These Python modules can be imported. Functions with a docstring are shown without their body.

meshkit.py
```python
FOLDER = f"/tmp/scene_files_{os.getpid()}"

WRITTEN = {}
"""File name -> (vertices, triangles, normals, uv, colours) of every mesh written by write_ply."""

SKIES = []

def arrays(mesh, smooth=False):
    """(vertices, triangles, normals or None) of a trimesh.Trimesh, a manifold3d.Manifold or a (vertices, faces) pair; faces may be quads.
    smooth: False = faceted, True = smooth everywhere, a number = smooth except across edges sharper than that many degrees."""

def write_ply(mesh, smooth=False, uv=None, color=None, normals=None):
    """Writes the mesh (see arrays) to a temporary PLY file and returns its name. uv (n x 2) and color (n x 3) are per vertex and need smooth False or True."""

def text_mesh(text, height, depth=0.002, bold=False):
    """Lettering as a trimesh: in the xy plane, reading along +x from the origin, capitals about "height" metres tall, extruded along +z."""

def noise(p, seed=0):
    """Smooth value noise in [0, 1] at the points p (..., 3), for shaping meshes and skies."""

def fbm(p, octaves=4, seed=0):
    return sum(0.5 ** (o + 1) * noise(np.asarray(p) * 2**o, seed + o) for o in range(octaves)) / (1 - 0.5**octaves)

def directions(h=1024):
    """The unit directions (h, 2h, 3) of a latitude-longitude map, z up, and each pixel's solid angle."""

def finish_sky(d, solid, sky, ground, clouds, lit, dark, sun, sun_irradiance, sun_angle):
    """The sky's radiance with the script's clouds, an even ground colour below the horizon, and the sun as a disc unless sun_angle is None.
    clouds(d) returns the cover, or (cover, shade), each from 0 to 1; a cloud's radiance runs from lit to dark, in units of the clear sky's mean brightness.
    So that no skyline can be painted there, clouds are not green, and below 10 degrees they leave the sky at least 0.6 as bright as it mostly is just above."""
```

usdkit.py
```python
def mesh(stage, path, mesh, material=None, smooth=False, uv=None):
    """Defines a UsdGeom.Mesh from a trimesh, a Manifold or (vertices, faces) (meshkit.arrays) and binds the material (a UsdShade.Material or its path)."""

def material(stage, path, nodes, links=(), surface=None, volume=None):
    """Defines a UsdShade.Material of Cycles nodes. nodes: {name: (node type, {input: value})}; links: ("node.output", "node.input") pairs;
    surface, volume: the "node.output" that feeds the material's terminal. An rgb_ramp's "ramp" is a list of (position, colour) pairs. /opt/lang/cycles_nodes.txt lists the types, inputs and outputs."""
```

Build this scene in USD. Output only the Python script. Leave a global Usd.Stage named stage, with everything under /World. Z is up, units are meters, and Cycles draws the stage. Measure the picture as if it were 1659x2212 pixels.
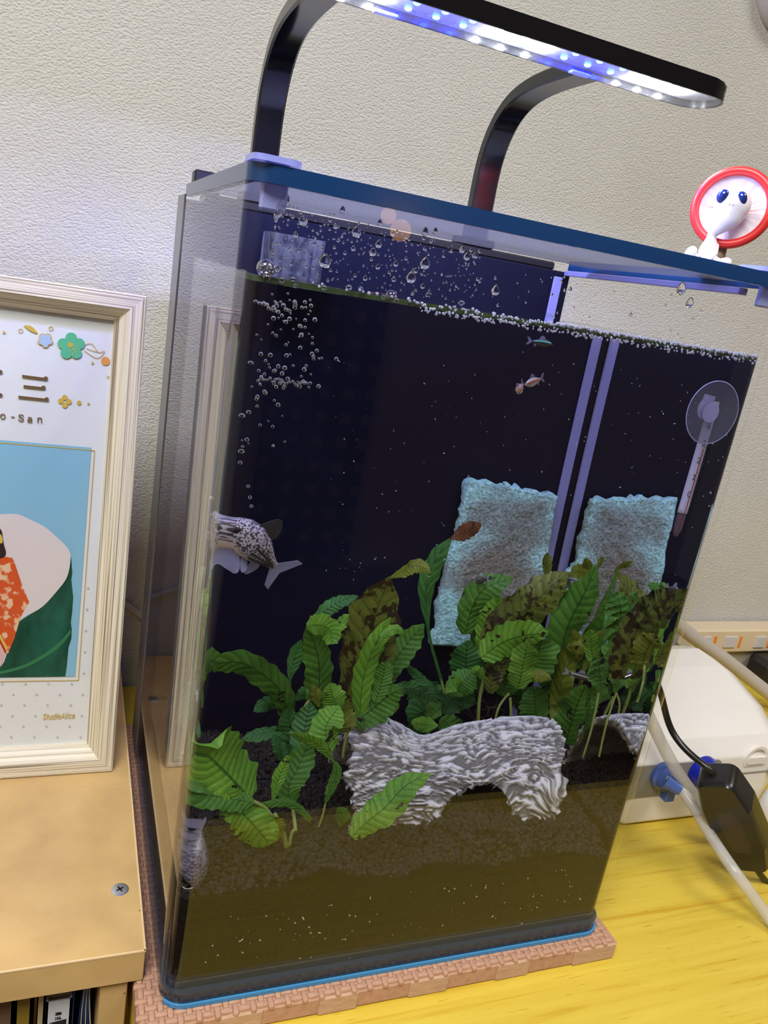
import math, random
import numpy as np, trimesh, shapely.geometry as sg
from scipy.spatial.transform import Rotation as Ro
from pxr import Usd, UsdGeom, UsdLux, UsdShade, Gf, Sdf, Vt
import usdkit, meshkit

stage = Usd.Stage.CreateInMemory()
UsdGeom.SetStageUpAxis(stage, 'Z'); UsdGeom.SetStageMetersPerUnit(stage, 1.0)
UsdGeom.Xform.Define(stage, '/World'); UsdGeom.Scope.Define(stage, '/World/Looks')
rng = np.random.default_rng(7)

# ------------------------------------------------------------------ camera (solved from the photograph, 1659 x 2212 px)
FPX = 1707.1857
RV = (1.86217989, -0.21302331, 0.39628873)
CAM = np.array([-0.05611819, -0.30853311, 0.36741527])
RC = Ro.from_rotvec(RV).as_matrix()              # rows: right, down, forward
cam = UsdGeom.Camera.Define(stage, '/World/camera')
M4 = np.eye(4); M4[0, :3] = RC[0]; M4[1, :3] = -RC[1]; M4[2, :3] = -RC[2]; M4[3, :3] = CAM
UsdGeom.Xformable(cam).AddTransformOp().Set(Gf.Matrix4d(*M4.ravel().tolist()))
cam.CreateHorizontalApertureAttr(36.0); cam.CreateFocalLengthAttr(36.0 * FPX / 1659)
cam.CreateFStopAttr(0.0); cam.CreateClippingRangeAttr(Gf.Vec2f(0.01, 100))
cam.CreateExposureAttr(0.0)

# ------------------------------------------------------------------ lights of the room
def rect_light(path, pos, size, color, intensity, rot=(0, 0, 0)):
    l = UsdLux.RectLight.Define(stage, path); l.CreateWidthAttr(size[0]); l.CreateHeightAttr(size[1])
    l.CreateColorAttr(Gf.Vec3f(*color)); l.CreateIntensityAttr(intensity)
    x = UsdGeom.Xformable(l); x.AddTranslateOp().Set(Gf.Vec3d(*pos)); x.AddRotateXYZOp().Set(Gf.Vec3f(*rot))
def ball_light(path, pos, r, color, intensity):
    l = UsdLux.SphereLight.Define(stage, path); l.CreateRadiusAttr(r)
    l.CreateColorAttr(Gf.Vec3f(*color)); l.CreateIntensityAttr(intensity)
    UsdGeom.Xformable(l).AddTranslateOp().Set(Gf.Vec3d(*pos))
rect_light('/World/pendant_lamp_light', (-0.38, -0.60, 1.20), (0.55, 0.55), (1.0, 0.985, 0.94), 23.5)
rect_light('/World/ceiling_lamp_light', (0.95, -0.75, 1.66), (0.7, 0.7), (1.0, 0.96, 0.88), 11.0)
ball_light('/World/warm_bulb_light', (0.73, -1.88, 0.53), 0.022, (1.0, 0.50, 0.13), 9.0)
ball_light('/World/warm_bulb_light_001', (0.78, -1.9, 0.50), 0.03, (1.0, 0.50, 0.13), 9.0)
LED_WHITE, LED_BLUE = 1500.0, 1800.0

# ------------------------------------------------------------------ measuring helpers
def ray(px, py):
    d = np.array([(px - 829.5) / FPX, (py - 1106) / FPX, 1]) @ RC
    return d / np.linalg.norm(d)
def at(px, py, ax, v):
    d = ray(px, py); return CAM + (v - CAM[ax]) / d[ax] * d
def wat(px, py, ax, v, n=1.333):
    d = ray(px, py); q = CAM - CAM[1] / d[1] * d
    t = d / n; t[1] = math.sqrt(1 - t[0] ** 2 - t[2] ** 2)
    return q + (v - q[ax]) / t[ax] * t

# ------------------------------------------------------------------ scene-writing helpers
used = {}
def fresh(base):
    k = used.get(base, -1) + 1; used[base] = k
    return base if k == 0 else f'{base}_{k:03d}'
def path_of(name, parent): return fresh((str(parent.GetPath()) if parent else '/World') + '/' + name)
def tag(p, label=None, cat=None, group=None, kind=None):
    for k, v in (('label', label), ('category', cat), ('group', group), ('kind', kind)):
        if v: p.SetCustomDataByKey(k, v)
    return p
def obj(name, mesh, m, parent=None, smooth=30, label=None, cat=None, group=None, kind=None, uv=None):
    p = usdkit.mesh(stage, path_of(name, parent), mesh, MATS[m], smooth=smooth, uv=uv).GetPrim()
    return tag(p, label, cat, group, kind)
def thing(name, label, cat, group=None, kind=None, loc=None):
    x = UsdGeom.Xform.Define(stage, path_of(name, None))
    if loc is not None: x.AddTranslateOp().Set(Gf.Vec3d(*map(float, loc)))
    return tag(x.GetPrim(), label, cat, group, kind)
def scatter(name, parent, proto, m, pts, scales, kind='stuff', rots=None, label=None, cat=None):
    pi = UsdGeom.PointInstancer.Define(stage, path_of(name, parent))
    pp = usdkit.mesh(stage, str(pi.GetPath()) + '/source', proto, MATS[m], smooth=True)
    pi.CreatePrototypesRel().SetTargets([pp.GetPath()])
    n = len(pts); pi.CreateProtoIndicesAttr(Vt.IntArray([0] * n))
    pi.CreatePositionsAttr(Vt.Vec3fArray.FromNumpy(np.asarray(pts, np.float32)))
    s = np.asarray(scales, np.float32); s = np.repeat(s[:, None], 3, 1) if s.ndim == 1 else s
    pi.CreateScalesAttr(Vt.Vec3fArray.FromNumpy(np.ascontiguousarray(s, np.float32)))
    q = Ro.random(n, random_state=3).as_quat() if rots is None else np.tile([0, 0, 0, 1.0], (n, 1))
    pi.CreateOrientationsAttr(Vt.QuathArray([Gf.Quath(float(a[3]), float(a[0]), float(a[1]), float(a[2])) for a in q]))
    return tag(pi.GetPrim(), label, cat, None, kind)

# ------------------------------------------------------------------ materials
MATS = {}
def material(name, nodes, links=(), surface=None, volume=None):
    MATS[name] = usdkit.material(stage, '/World/Looks/' + name, nodes, links, surface, volume)
def plain(name, c, rough=.5, spec=.5, **kw):
    material(name, {'p': ('principled_bsdf', dict(base_color=c, roughness=rough, specular_ior_level=spec, **kw))}, (), 'p.BSDF')
def bumpy(name, c1, c2, scale, rough=.6, bump=.3, dist=.0005, stretch=(1, 1, 1), spec=.3, lo=.35, hi=.65, detail=4, obj_space=False, **kw):
    """two tones mixed by a stretched noise, with the same noise as fine relief"""
    src = ('texture_coordinate', {}) if obj_space else ('geometry', {})
    material(name, {'g': src, 'm': ('mapping', {'scale': stretch}), 'n': ('noise_texture', {'scale': scale, 'detail': detail}),
        'r': ('rgb_ramp', {'ramp': [(lo, c1), (hi, c2)]}), 'b': ('bump', {'strength': bump, 'distance': dist}),
        'p': ('principled_bsdf', dict(roughness=rough, specular_ior_level=spec, **kw))},
        [('g.object' if obj_space else 'g.position', 'm.vector'), ('m.vector', 'n.vector'), ('n.fac', 'r.fac'), ('n.fac', 'b.height'), ('r.color', 'p.base_color'), ('b.normal', 'p.normal')], 'p.BSDF')
def emit(name, c, s):
    material(name, {'e': ('emission', {'color': c, 'strength': s})}, (), 'e.emission')
def pane(name, ior=1.5, tint=(1, 1, 1), rough=0.0):
    """a thin clear pane: reflects by Fresnel on the side that light meets first, otherwise lets everything through"""
    material(name, {'f': ('fresnel', {'IOR': ior}), 'g': ('geometry', {}), 'inv': ('math', {'math_type': 'subtract', 'value1': 1.0}),
        'mul': ('math', {'math_type': 'multiply'}), 't': ('transparent_bsdf', {'color': tint}), 's': ('glossy_bsdf', {'color': (1, 1, 1), 'roughness': rough}), 'x': ('mix_closure', {})},
        [('g.backfacing', 'inv.value2'), ('f.fac', 'mul.value1'), ('inv.value', 'mul.value2'), ('mul.value', 'x.fac'), ('t.BSDF', 'x.closure1'), ('s.BSDF', 'x.closure2')], 'x.closure')
# wallpaper: embossed woven relief
material('wallpaper', {'g': ('geometry', {}), 'm': ('mapping', {'scale': (1, 1, 1.55)}), 'd': ('noise_texture', {'scale': 90, 'detail': 2}),
    'add': ('vector_math', {'math_type': 'multiply_add', 'vector2': (.002, .002, .002)}),
    'v': ('voronoi_texture', {'scale': 460, 'feature': 'smooth_f1', 'smoothness': .25}), 'n': ('noise_texture', {'scale': 620, 'detail': 3}),
    'h': ('math', {'math_type': 'multiply_add', 'value2': .7}), 'b': ('bump', {'strength': .62, 'distance': .0010, 'invert': True}),
    'big': ('noise_texture', {'scale': 6, 'detail': 3}), 'r': ('rgb_ramp', {'ramp': [(.3, (.57, .568, .54)), (.7, (.62, .618, .59))]}),
    'p': ('principled_bsdf', {'roughness': .75, 'specular_ior_level': .25})},
    [('g.position', 'd.vector'), ('d.color', 'add.vector1'), ('g.position', 'add.vector3'), ('add.vector', 'm.vector'), ('m.vector', 'v.vector'), ('m.vector', 'n.vector'),
     ('n.fac', 'h.value1'), ('v.distance', 'h.value3'), ('h.value', 'b.height'), ('b.normal', 'p.normal'), ('g.position', 'big.vector'), ('big.fac', 'r.fac'), ('r.color', 'p.base_color')], 'p.BSDF')
plain('plaster', (.62, .58, .52), .9, .2)
bumpy('floor_wood', (.05, .03, .02), (.10, .06, .04), 3, .5, stretch=(1, 8, 1))
plain('dark_wall', (.30, .21, .22), .8, .2)
# yellow wood-grain table
material('yellow_wood', {'g': ('geometry', {}), 'm': ('mapping', {'scale': (2.2, 60, 1)}), 'n': ('noise_texture', {'scale': 3.0, 'detail': 5, 'distortion': .6}),
    'm2': ('mapping', {'scale': (30, 420, 1)}), 'n2': ('noise_texture', {'scale': 1.6, 'detail': 3}), 'r': ('rgb_ramp', {'ramp': [(.30, (.56, .34, .025)), (.42, (.64, .46, .05)), (.7, (.69, .52, .07))]}),
    'r2': ('rgb_ramp', {'ramp': [(.30, (.72, .62, .5)), (.36, (1, 1, 1))]}), 'x': ('mix', {'mix_type': 'multiply', 'fac': .8}), 'p': ('principled_bsdf', {'roughness': .42, 'specular_ior_level': .4})},
    [('g.position', 'm.vector'), ('m.vector', 'n.vector'), ('n.fac', 'r.fac'), ('g.position', 'm2.vector'), ('m2.vector', 'n2.vector'), ('n2.fac', 'r2.fac'),
     ('r.color', 'x.color1'), ('r2.color', 'x.color2'), ('x.color', 'p.base_color')], 'p.BSDF')
bumpy('foam', (.43, .245, .165), (.50, .295, .205), 300, .75, .3, .0004)
bumpy('foam_cut', (.47, .30, .20), (.54, .36, .25), 120, .8, .5, .0006, stretch=(1, 3, 3))
plain('foam_gap', (.40, .20, .13), .8)
# raw fibreboard
material('fibreboard', {'g': ('geometry', {}), 'n': ('noise_texture', {'scale': 40, 'detail': 6}), 'r': ('rgb_ramp', {'ramp': [(.3, (.54, .35, .14)), (.7, (.65, .44, .18))]}),
    'v': ('noise_texture', {'scale': 160, 'detail': 1}), 's': ('rgb_ramp', {'ramp': [(.80, (1, 1, 1)), (.815, (.35, .25, .18))]}), 'x': ('mix', {'mix_type': 'multiply', 'fac': 1.0}),
    'p': ('principled_bsdf', {'roughness': .55, 'specular_ior_level': .35})},
    [('g.position', 'n.vector'), ('n.fac', 'r.fac'), ('g.position', 'v.vector'), ('v.fac', 's.fac'), ('r.color', 'x.color1'), ('s.color', 'x.color2'), ('x.color', 'p.base_color')], 'p.BSDF')
plain('fibreboard_edge', (.74, .54, .30), .7)
plain('steel', (.62, .66, .68), .32, .5, metallic=1.0)
for nm, st in (('frame_wood_across', (5, 0, 1150)), ('frame_wood_up', (1150, 0, 5))):
    material(nm, {'g': ('geometry', {}), 'm': ('mapping', {'scale': st}), 'n': ('noise_texture', {'scale': 1.0, 'detail': 3, 'distortion': .12}),
        'r': ('rgb_ramp', {'ramp': [(.36, (.26, .20, .12)), (.46, (.62, .56, .42)), (.58, (.78, .73, .58))]}), 'b': ('bump', {'strength': .35, 'distance': .0004}),
        'p': ('principled_bsdf', {'roughness': .55, 'specular_ior_level': .3})},
        [('g.position', 'm.vector'), ('m.vector', 'n.vector'), ('n.fac', 'r.fac'), ('n.fac', 'b.height'), ('r.color', 'p.base_color'), ('b.normal', 'p.normal')], 'p.BSDF')
for nm, c in dict(paper=(.74, .78, .80), photo_blue=(.25, .52, .68), photo_white=(.74, .68, .66), print_green=(.10, .50, .27), print_pale_blue=(.42, .56, .80),
                  print_orange=(.75, .33, .08), print_skin=(.70, .48, .46), print_hair=(.03, .015, .012), print_yellow=(.72, .52, .08), print_red=(.5, .02, .03),
                  print_grey=(.60, .58, .55), leaf_rib=(.03, .20, .08)).items():
    plain(nm, c, .45, .4)
plain('gold', (.62, .44, .08), .4, .5)
plain('gold_foil', (.36, .25, .12), .3, .5, metallic=.7)
bumpy('photo_leaf', (.006, .06, .035), (.015, .12, .08), 35, .4, 0, stretch=(2.5, 1, 1))
bumpy('photo_kimono', (.66, .10, .02), (.80, .55, .33), 170, .45, 0, lo=.52, hi=.6)
pane('clear_pane'); pane('tank_pane', 1.33); material('lid_fog', {'t': ('transparent_bsdf', {'color': (.95, .97, 1)}), 'd': ('diffuse_bsdf', {'color': (.40, .40, .39)}), 'l': ('translucent_bsdf', {'color': (.10, .10, .10)}), 'y': ('mix_closure', {'fac': .45}), 'x': ('mix_closure', {'fac': .55})},
    [('d.BSDF', 'y.closure1'), ('l.BSDF', 'y.closure2'), ('t.BSDF', 'x.closure1'), ('y.closure', 'x.closure2')], 'x.closure')
material('splash', {'g': ('geometry', {}), 'm': ('mapping', {'scale': (1, 1, .45)}), 'n': ('noise_texture', {'scale': 260, 'detail': 4}), 'r': ('map_range', {'from_min': .42, 'from_max': .66, 'to_min': .10, 'to_max': .55, 'clamp': True}), 't': ('transparent_bsdf', {'color': (.93, .95, 1)}), 'd': ('principled_bsdf', {'base_color': (.50, .52, .55), 'roughness': .15}), 'x': ('mix_closure', {})},
    [('g.position', 'm.vector'), ('m.vector', 'n.vector'), ('n.fac', 'r.value'), ('r.result', 'x.fac'), ('t.BSDF', 'x.closure1'), ('d.BSDF', 'x.closure2')], 'x.closure')
pane('water_top', 1.333)
material('water', {'p': ('glass_bsdf', {'color': (.985, .99, 1.0), 'roughness': 0.0, 'IOR': 1.333})}, (), 'p.BSDF')
material('droplet', {'p': ('glass_bsdf', {'color': (1, 1, 1), 'roughness': 0.0, 'IOR': 1.333})}, (), 'p.BSDF')
material('film', {'l': ('layer_weight', {'blend': .35}), 't': ('transparent_bsdf', {'color': (.96, .96, 1)}), 's': ('glossy_bsdf', {'color': (.9, .9, 1), 'roughness': .05}), 'x': ('mix_closure', {})}, [('l.facing', 'x.fac'), ('t.BSDF', 'x.closure1'), ('s.BSDF', 'x.closure2')], 'x.closure')
material('froth', {'t': ('transparent_bsdf', {}), 'd': ('principled_bsdf', {'base_color': (.55, .58, .80), 'roughness': .08}), 'x': ('mix_closure', {'fac': .55})}, [('t.BSDF', 'x.closure1'), ('d.BSDF', 'x.closure2')], 'x.closure')
material('air', {'p': ('glass_bsdf', {'color': (1, 1, 1), 'roughness': 0.0, 'IOR': 0.75})}, (), 'p.BSDF')
plain('black_plastic', (.008, .008, .010), .22, .5)
plain('black_satin', (.012, .012, .014), .38, .5)
plain('trim_grey', (.09, .09, .085), .22, .5)
plain('back_black', (.003, .004, .016), .45, .2)
material('rim_blue', {'p': ('principled_bsdf', dict(base_color=(.012, .06, .20), roughness=.15, specular_ior_level=.4, transmission_weight=.3))}, (), 'p.BSDF')
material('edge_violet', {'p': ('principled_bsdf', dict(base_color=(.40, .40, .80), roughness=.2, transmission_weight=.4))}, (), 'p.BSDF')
material('base_blue', {'p': ('principled_bsdf', dict(base_color=(.035, .055, .085), roughness=.10, transmission_weight=.35))}, (), 'p.BSDF')
material('tray_line', {'p': ('principled_bsdf', dict(base_color=(.08, .36, .72), roughness=.2, transmission_weight=.3))}, (), 'p.BSDF')
material('clip_clear', {'p': ('principled_bsdf', dict(base_color=(.45, .50, .95), roughness=.2, transmission_weight=.45))}, (), 'p.BSDF')
plain('green_line', (.032, .055, .02), .4)
bumpy('soil', (.005, .0042, .0035), (.012, .010, .009), 400, .9, .4, spec=0.0)
bumpy('granule', (.020, .018, .018), (.046, .041, .040), 300, .85, .4, spec=0.05)
plain('pebble_pale', (.5, .45, .38), .7)
# leaves: green with darker veins and rot spots, letting light through
def leafmat(name, lo, hi, vein, spot, spot_lo, trans=.35):
    material(name, {'u': ('uvmap', {'attribute': 'st'}), 'sx': ('separate_xyz', {}), 'g': ('geometry', {}), 'n': ('noise_texture', {'scale': 60, 'detail': 3}), 'r': ('rgb_ramp', {'ramp': [(.3, lo), (.7, hi)]}),
        'v': ('math', {'math_type': 'compare', 'value2': .5, 'value3': .022}), 'mv': ('mix', {}), 'vc': ('color', {'value': vein}),
        'n2': ('noise_texture', {'scale': 260, 'detail': 4}), 'n3': ('noise_texture', {'scale': 70, 'detail': 2}), 'sm': ('math', {'math_type': 'multiply'}), 'r2': ('rgb_ramp', {'ramp': [(spot_lo, (0, 0, 0)), (spot_lo + .035, (1, 1, 1))]}), 'sc': ('color', {'value': spot}), 'ms': ('mix', {}),
        'cell': ('voronoi_texture', {'scale': 300, 'feature': 'distance_to_edge'}), 'cr': ('rgb_ramp', {'ramp': [(0, (.55, .55, .55)), (.12, (1, 1, 1))]}), 'mc': ('mix', {'mix_type': 'multiply', 'fac': .38}),
        'ab': ('math', {'math_type': 'subtract', 'value2': .5}), 'ab2': ('math', {'math_type': 'absolute'}), 'vn': ('math', {'math_type': 'multiply_add', 'value2': -.22}), 'vw': ('math', {'math_type': 'multiply', 'value2': 75.0}), 'vs': ('math', {'math_type': 'sine'}), 'vp': ('math', {'math_type': 'multiply_add', 'value2': .5, 'value3': .5}),
        'vr': ('rgb_ramp', {'ramp': [(0, (1.06, 1.06, 1.0)), (.75, (1, 1, 1)), (.97, (.62, .66, .6))]}), 'mw': ('mix', {'mix_type': 'multiply', 'fac': .75}),
        'b': ('bump', {'strength': .35, 'distance': .0005, 'invert': True}), 'p': ('principled_bsdf', {'roughness': .45, 'specular_ior_level': .3}), 't': ('translucent_bsdf', {}), 'x': ('mix_closure', {'fac': trans})},
        [('u.UV', 'sx.vector'), ('sx.y', 'v.value1'), ('sx.y', 'ab.value1'), ('ab.value', 'ab2.value1'), ('ab2.value', 'vn.value1'), ('sx.x', 'vn.value3'), ('vn.value', 'vw.value1'), ('vw.value', 'vs.value1'), ('vs.value', 'vp.value1'), ('vp.value', 'vr.fac'), ('mc.color', 'mw.color1'), ('vr.color', 'mw.color2'), ('g.position', 'n.vector'), ('n.fac', 'r.fac'), ('r.color', 'mc.color1'), ('g.position', 'cell.vector'), ('cell.distance', 'cr.fac'), ('cr.color', 'mc.color2'),
         ('mw.color', 'mv.color1'), ('vc.color', 'mv.color2'), ('v.value', 'mv.fac'), ('g.position', 'n2.vector'), ('g.position', 'n3.vector'), ('n2.fac', 'sm.value1'), ('n3.fac', 'sm.value2'), ('sm.value', 'r2.fac'), ('r2.color', 'ms.fac'),
         ('mv.color', 'ms.color1'), ('sc.color', 'ms.color2'), ('ms.color', 'p.base_color'), ('ms.color', 't.color'), ('vs.value', 'b.height'), ('b.normal', 'p.normal'), ('p.BSDF', 'x.closure1'), ('t.BSDF', 'x.closure2')], 'x.closure')
leafmat('leaf_bright', (.13, .34, .03), (.24, .50, .06), (.06, .20, .02), (.03, .03, .01), .365)
leafmat('leaf_mid', (.07, .22, .03), (.13, .33, .045), (.03, .12, .015), (.02, .025, .01), .37)
leafmat('leaf_deep', (.03, .14, .03), (.06, .21, .045), (.015, .07, .015), (.012, .02, .01), .44, .25)
leafmat('leaf_brown', (.10, .13, .02), (.17, .21, .03), (.07, .10, .02), (.035, .022, .008), .245, .25)
leafmat('leaf_olive', (.15, .20, .015), (.24, .28, .03), (.08, .12, .01), (.05, .02, .008), .36)
leafmat('leaf_rust', (.16, .06, .03), (.22, .09, .04), (.10, .04, .02), (.04, .02, .01), .36)
plain('stem', (.26, .34, .08), .5)
plain('root', (.05, .04, .02), .7)
# bark log
material('bark', {'g': ('geometry', {}), 'a': ('attribute', {'attribute': 'groove'}), 'r': ('rgb_ramp', {'ramp': [(.0, (.80, .80, .78)), (.35, (.52, .51, .48)), (.9, (.18, .17, .15))]}), 'n': ('noise_texture', {'scale': 120, 'detail': 5}),
    'b': ('bump', {'strength': .5, 'distance': .0008}), 'p': ('principled_bsdf', {'roughness': .7, 'specular_ior_level': .3})},
    [('a.fac', 'r.fac'), ('g.position', 'n.vector'), ('n.fac', 'b.height'), ('r.color', 'p.base_color'), ('b.normal', 'p.normal')], 'p.BSDF')
# filter wool: pale aqua, dirty brown in the middle
material('wool', {'g': ('geometry', {}), 'n': ('noise_texture', {'scale': 480, 'detail': 4}), 'n2': ('noise_texture', {'scale': 22, 'detail': 5}),
    'r': ('rgb_ramp', {'ramp': [(.40, (.46, .82, .86)), (.52, (.32, .42, .42)), (.70, (.24, .23, .20))]}), 'b': ('bump', {'strength': .9, 'distance': .002}), 'fib': ('rgb_ramp', {'ramp': [(.3, (.6, .6, .6)), (.65, (1.15, 1.15, 1.15))]}), 'x': ('mix', {'mix_type': 'multiply', 'fac': 1.0}),
    'd': ('vector_math', {'math_type': 'distance', 'vector1': (.222, .193, .190)}), 'dr': ('map_range', {'from_min': .020, 'from_max': .062, 'to_min': .17, 'to_max': -.20}), 'ad': ('math', {'math_type': 'add'}),
    'p': ('principled_bsdf', {'roughness': .9, 'specular_ior_level': .1})},
    [('g.position', 'n.vector'), ('g.position', 'n2.vector'), ('g.position', 'd.vector2'), ('d.value', 'dr.value'), ('dr.result', 'ad.value1'), ('n2.fac', 'ad.value2'), ('ad.value', 'r.fac'), ('n.fac', 'fib.fac'),
     ('r.color', 'x.color1'), ('fib.color', 'x.color2'), ('x.color', 'p.base_color'), ('n.fac', 'b.height'), ('b.normal', 'p.normal')], 'p.BSDF')
# fish
material('cory_skin', {'g': ('texture_coordinate', {}), 'v': ('voronoi_texture', {'scale': 620, 'randomness': 1.0}), 'n': ('noise_texture', {'scale': 950, 'detail': 1}), 'r': ('rgb_ramp', {'ramp': [(.44, (.04, .035, .05)), (.53, (.42, .38, .44))]}),
    's': ('separate_xyz', {}), 'zr': ('map_range', {'from_min': -.006, 'from_max': -.002, 'to_min': 1.0, 'to_max': 0.0, 'clamp': True}), 'x': ('mix', {}), 'c': ('color', {'value': (.72, .58, .44)}), 'p': ('principled_bsdf', {'roughness': .3})},
    [('g.object', 'n.vector'), ('n.fac', 'r.fac'), ('g.object', 's.vector'), ('s.z', 'zr.value'), ('zr.result', 'x.fac'), ('r.color', 'x.color1'), ('c.color', 'x.color2'), ('x.color', 'p.base_color')], 'p.BSDF')
material('fin', {'t': ('transparent_bsdf', {}), 'd': ('principled_bsdf', {'base_color': (.34, .34, .55), 'roughness': .4}), 'x': ('mix_closure', {'fac': .45})}, [('t.BSDF', 'x.closure1'), ('d.BSDF', 'x.closure2')], 'x.closure')
plain('fin_dark', (.02, .02, .03), .4)
material('cory_pale', {'g': ('texture_coordinate', {}), 'n': ('noise_texture', {'scale': 900, 'detail': 2}), 'r': ('rgb_ramp', {'ramp': [(.42, (.05, .045, .07)), (.55, (.17, .16, .23))]}), 'p': ('principled_bsdf', {'roughness': .3})},
    [('g.object', 'n.vector'), ('n.fac', 'r.fac'), ('r.color', 'p.base_color')], 'p.BSDF')
plain('stripe', (.02, .018, .02), .35)
plain('fish_eye', (.01, .01, .02), .08, .8)
plain('fish_silver', (.55, .50, .50), .25, .6, metallic=.3)
plain('fish_neon', (.10, .55, .50), .25, .6)
plain('fish_red', (.50, .12, .05), .35)
plain('fish_dark', (.05, .05, .05), .4)
# thermometer
material('thermo_tube', {'t': ('transparent_bsdf', {}), 'd': ('principled_bsdf', {'base_color': (.62, .62, .85), 'roughness': .1}), 'x': ('mix_closure', {'fac': .62})}, [('t.BSDF', 'x.closure1'), ('d.BSDF', 'x.closure2')], 'x.closure')
material('suction', {'t': ('transparent_bsdf', {'color': (.95, .95, 1)}), 'd': ('principled_bsdf', {'base_color': (.30, .32, .52), 'roughness': .12}), 'x': ('mix_closure', {'fac': .15})}, [('t.BSDF', 'x.closure1'), ('d.BSDF', 'x.closure2')], 'x.closure')
plain('suction_core', (.40, .40, .75), .15)
plain('thermo_red', (.35, .02, .05), .3); plain('thermo_bulb', (.10, .008, .012), .2); plain('ink', (.015, .015, .02), .5)
# lamp, figurine, appliance
plain('lamp_black', (.006, .006, .007), .12, .5)
plain('led_board', (.30, .30, .33), .35)
emit('led_white', (.86, .93, 1.0), LED_WHITE); emit('led_blue', (.0006, .003, 1.0), LED_BLUE)
pane('lamp_cover', 1.45)
plain('toy_white', (.80, .78, .80), .35, .4); plain('toy_red', (.62, .025, .02), .3); plain('toy_eye', (.012, .03, .16), .08, .8); plain('toy_brown', (.25, .17, .10), .6)
plain('toy_gill', (.66, .62, .66), .5)
plain('machine_white', (.80, .77, .73), .25, .4); plain('machine_grey', (.24, .235, .21), .4); plain('cap_blue', (.01, .02, .36), .18); plain('valve_blue', (.07, .13, .42), .25, .5)
material('tube_clear', {'t': ('transparent_bsdf', {'color': (.93, .93, .92)}), 'd': ('principled_bsdf', {'base_color': (.70, .68, .66), 'roughness': .15}), 'x': ('mix_closure', {'fac': .5})}, [('t.BSDF', 'x.closure1'), ('d.BSDF', 'x.closure2')], 'x.closure')
plain('tube_grey', (.50, .46, .42), .3)
plain('switch_black', (.012, .011, .010), .28, .5); plain('rocker', (.035, .024, .02), .4)
plain('cord_white', (.55, .54, .50), .4); plain('cream', (.72, .60, .42), .5); plain('tab_orange', (.80, .26, .05), .5); plain('tab_white', (.62, .60, .62), .4); plain('warm_grey', (.36, .33, .27), .6)
plain('lilac', (.62, .61, .68), .5)
plain('book_white', (.62, .64, .68), .4); plain('book_brown', (.16, .09, .05), .6); plain('book_olive', (.26, .18, .02), .5); plain('book_cream', (.48, .38, .20), .6); plain('book_blue', (.02, .06, .22), .4); plain('pages', (.30, .24, .19), .9)
plain('pages_white', (.55, .57, .55), .7); plain('bag_white', (.70, .69, .70), .4); plain('speck', (.85, .85, 1.0), .4); plain('scale_spot', (.45, .44, .38), .7)
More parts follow.
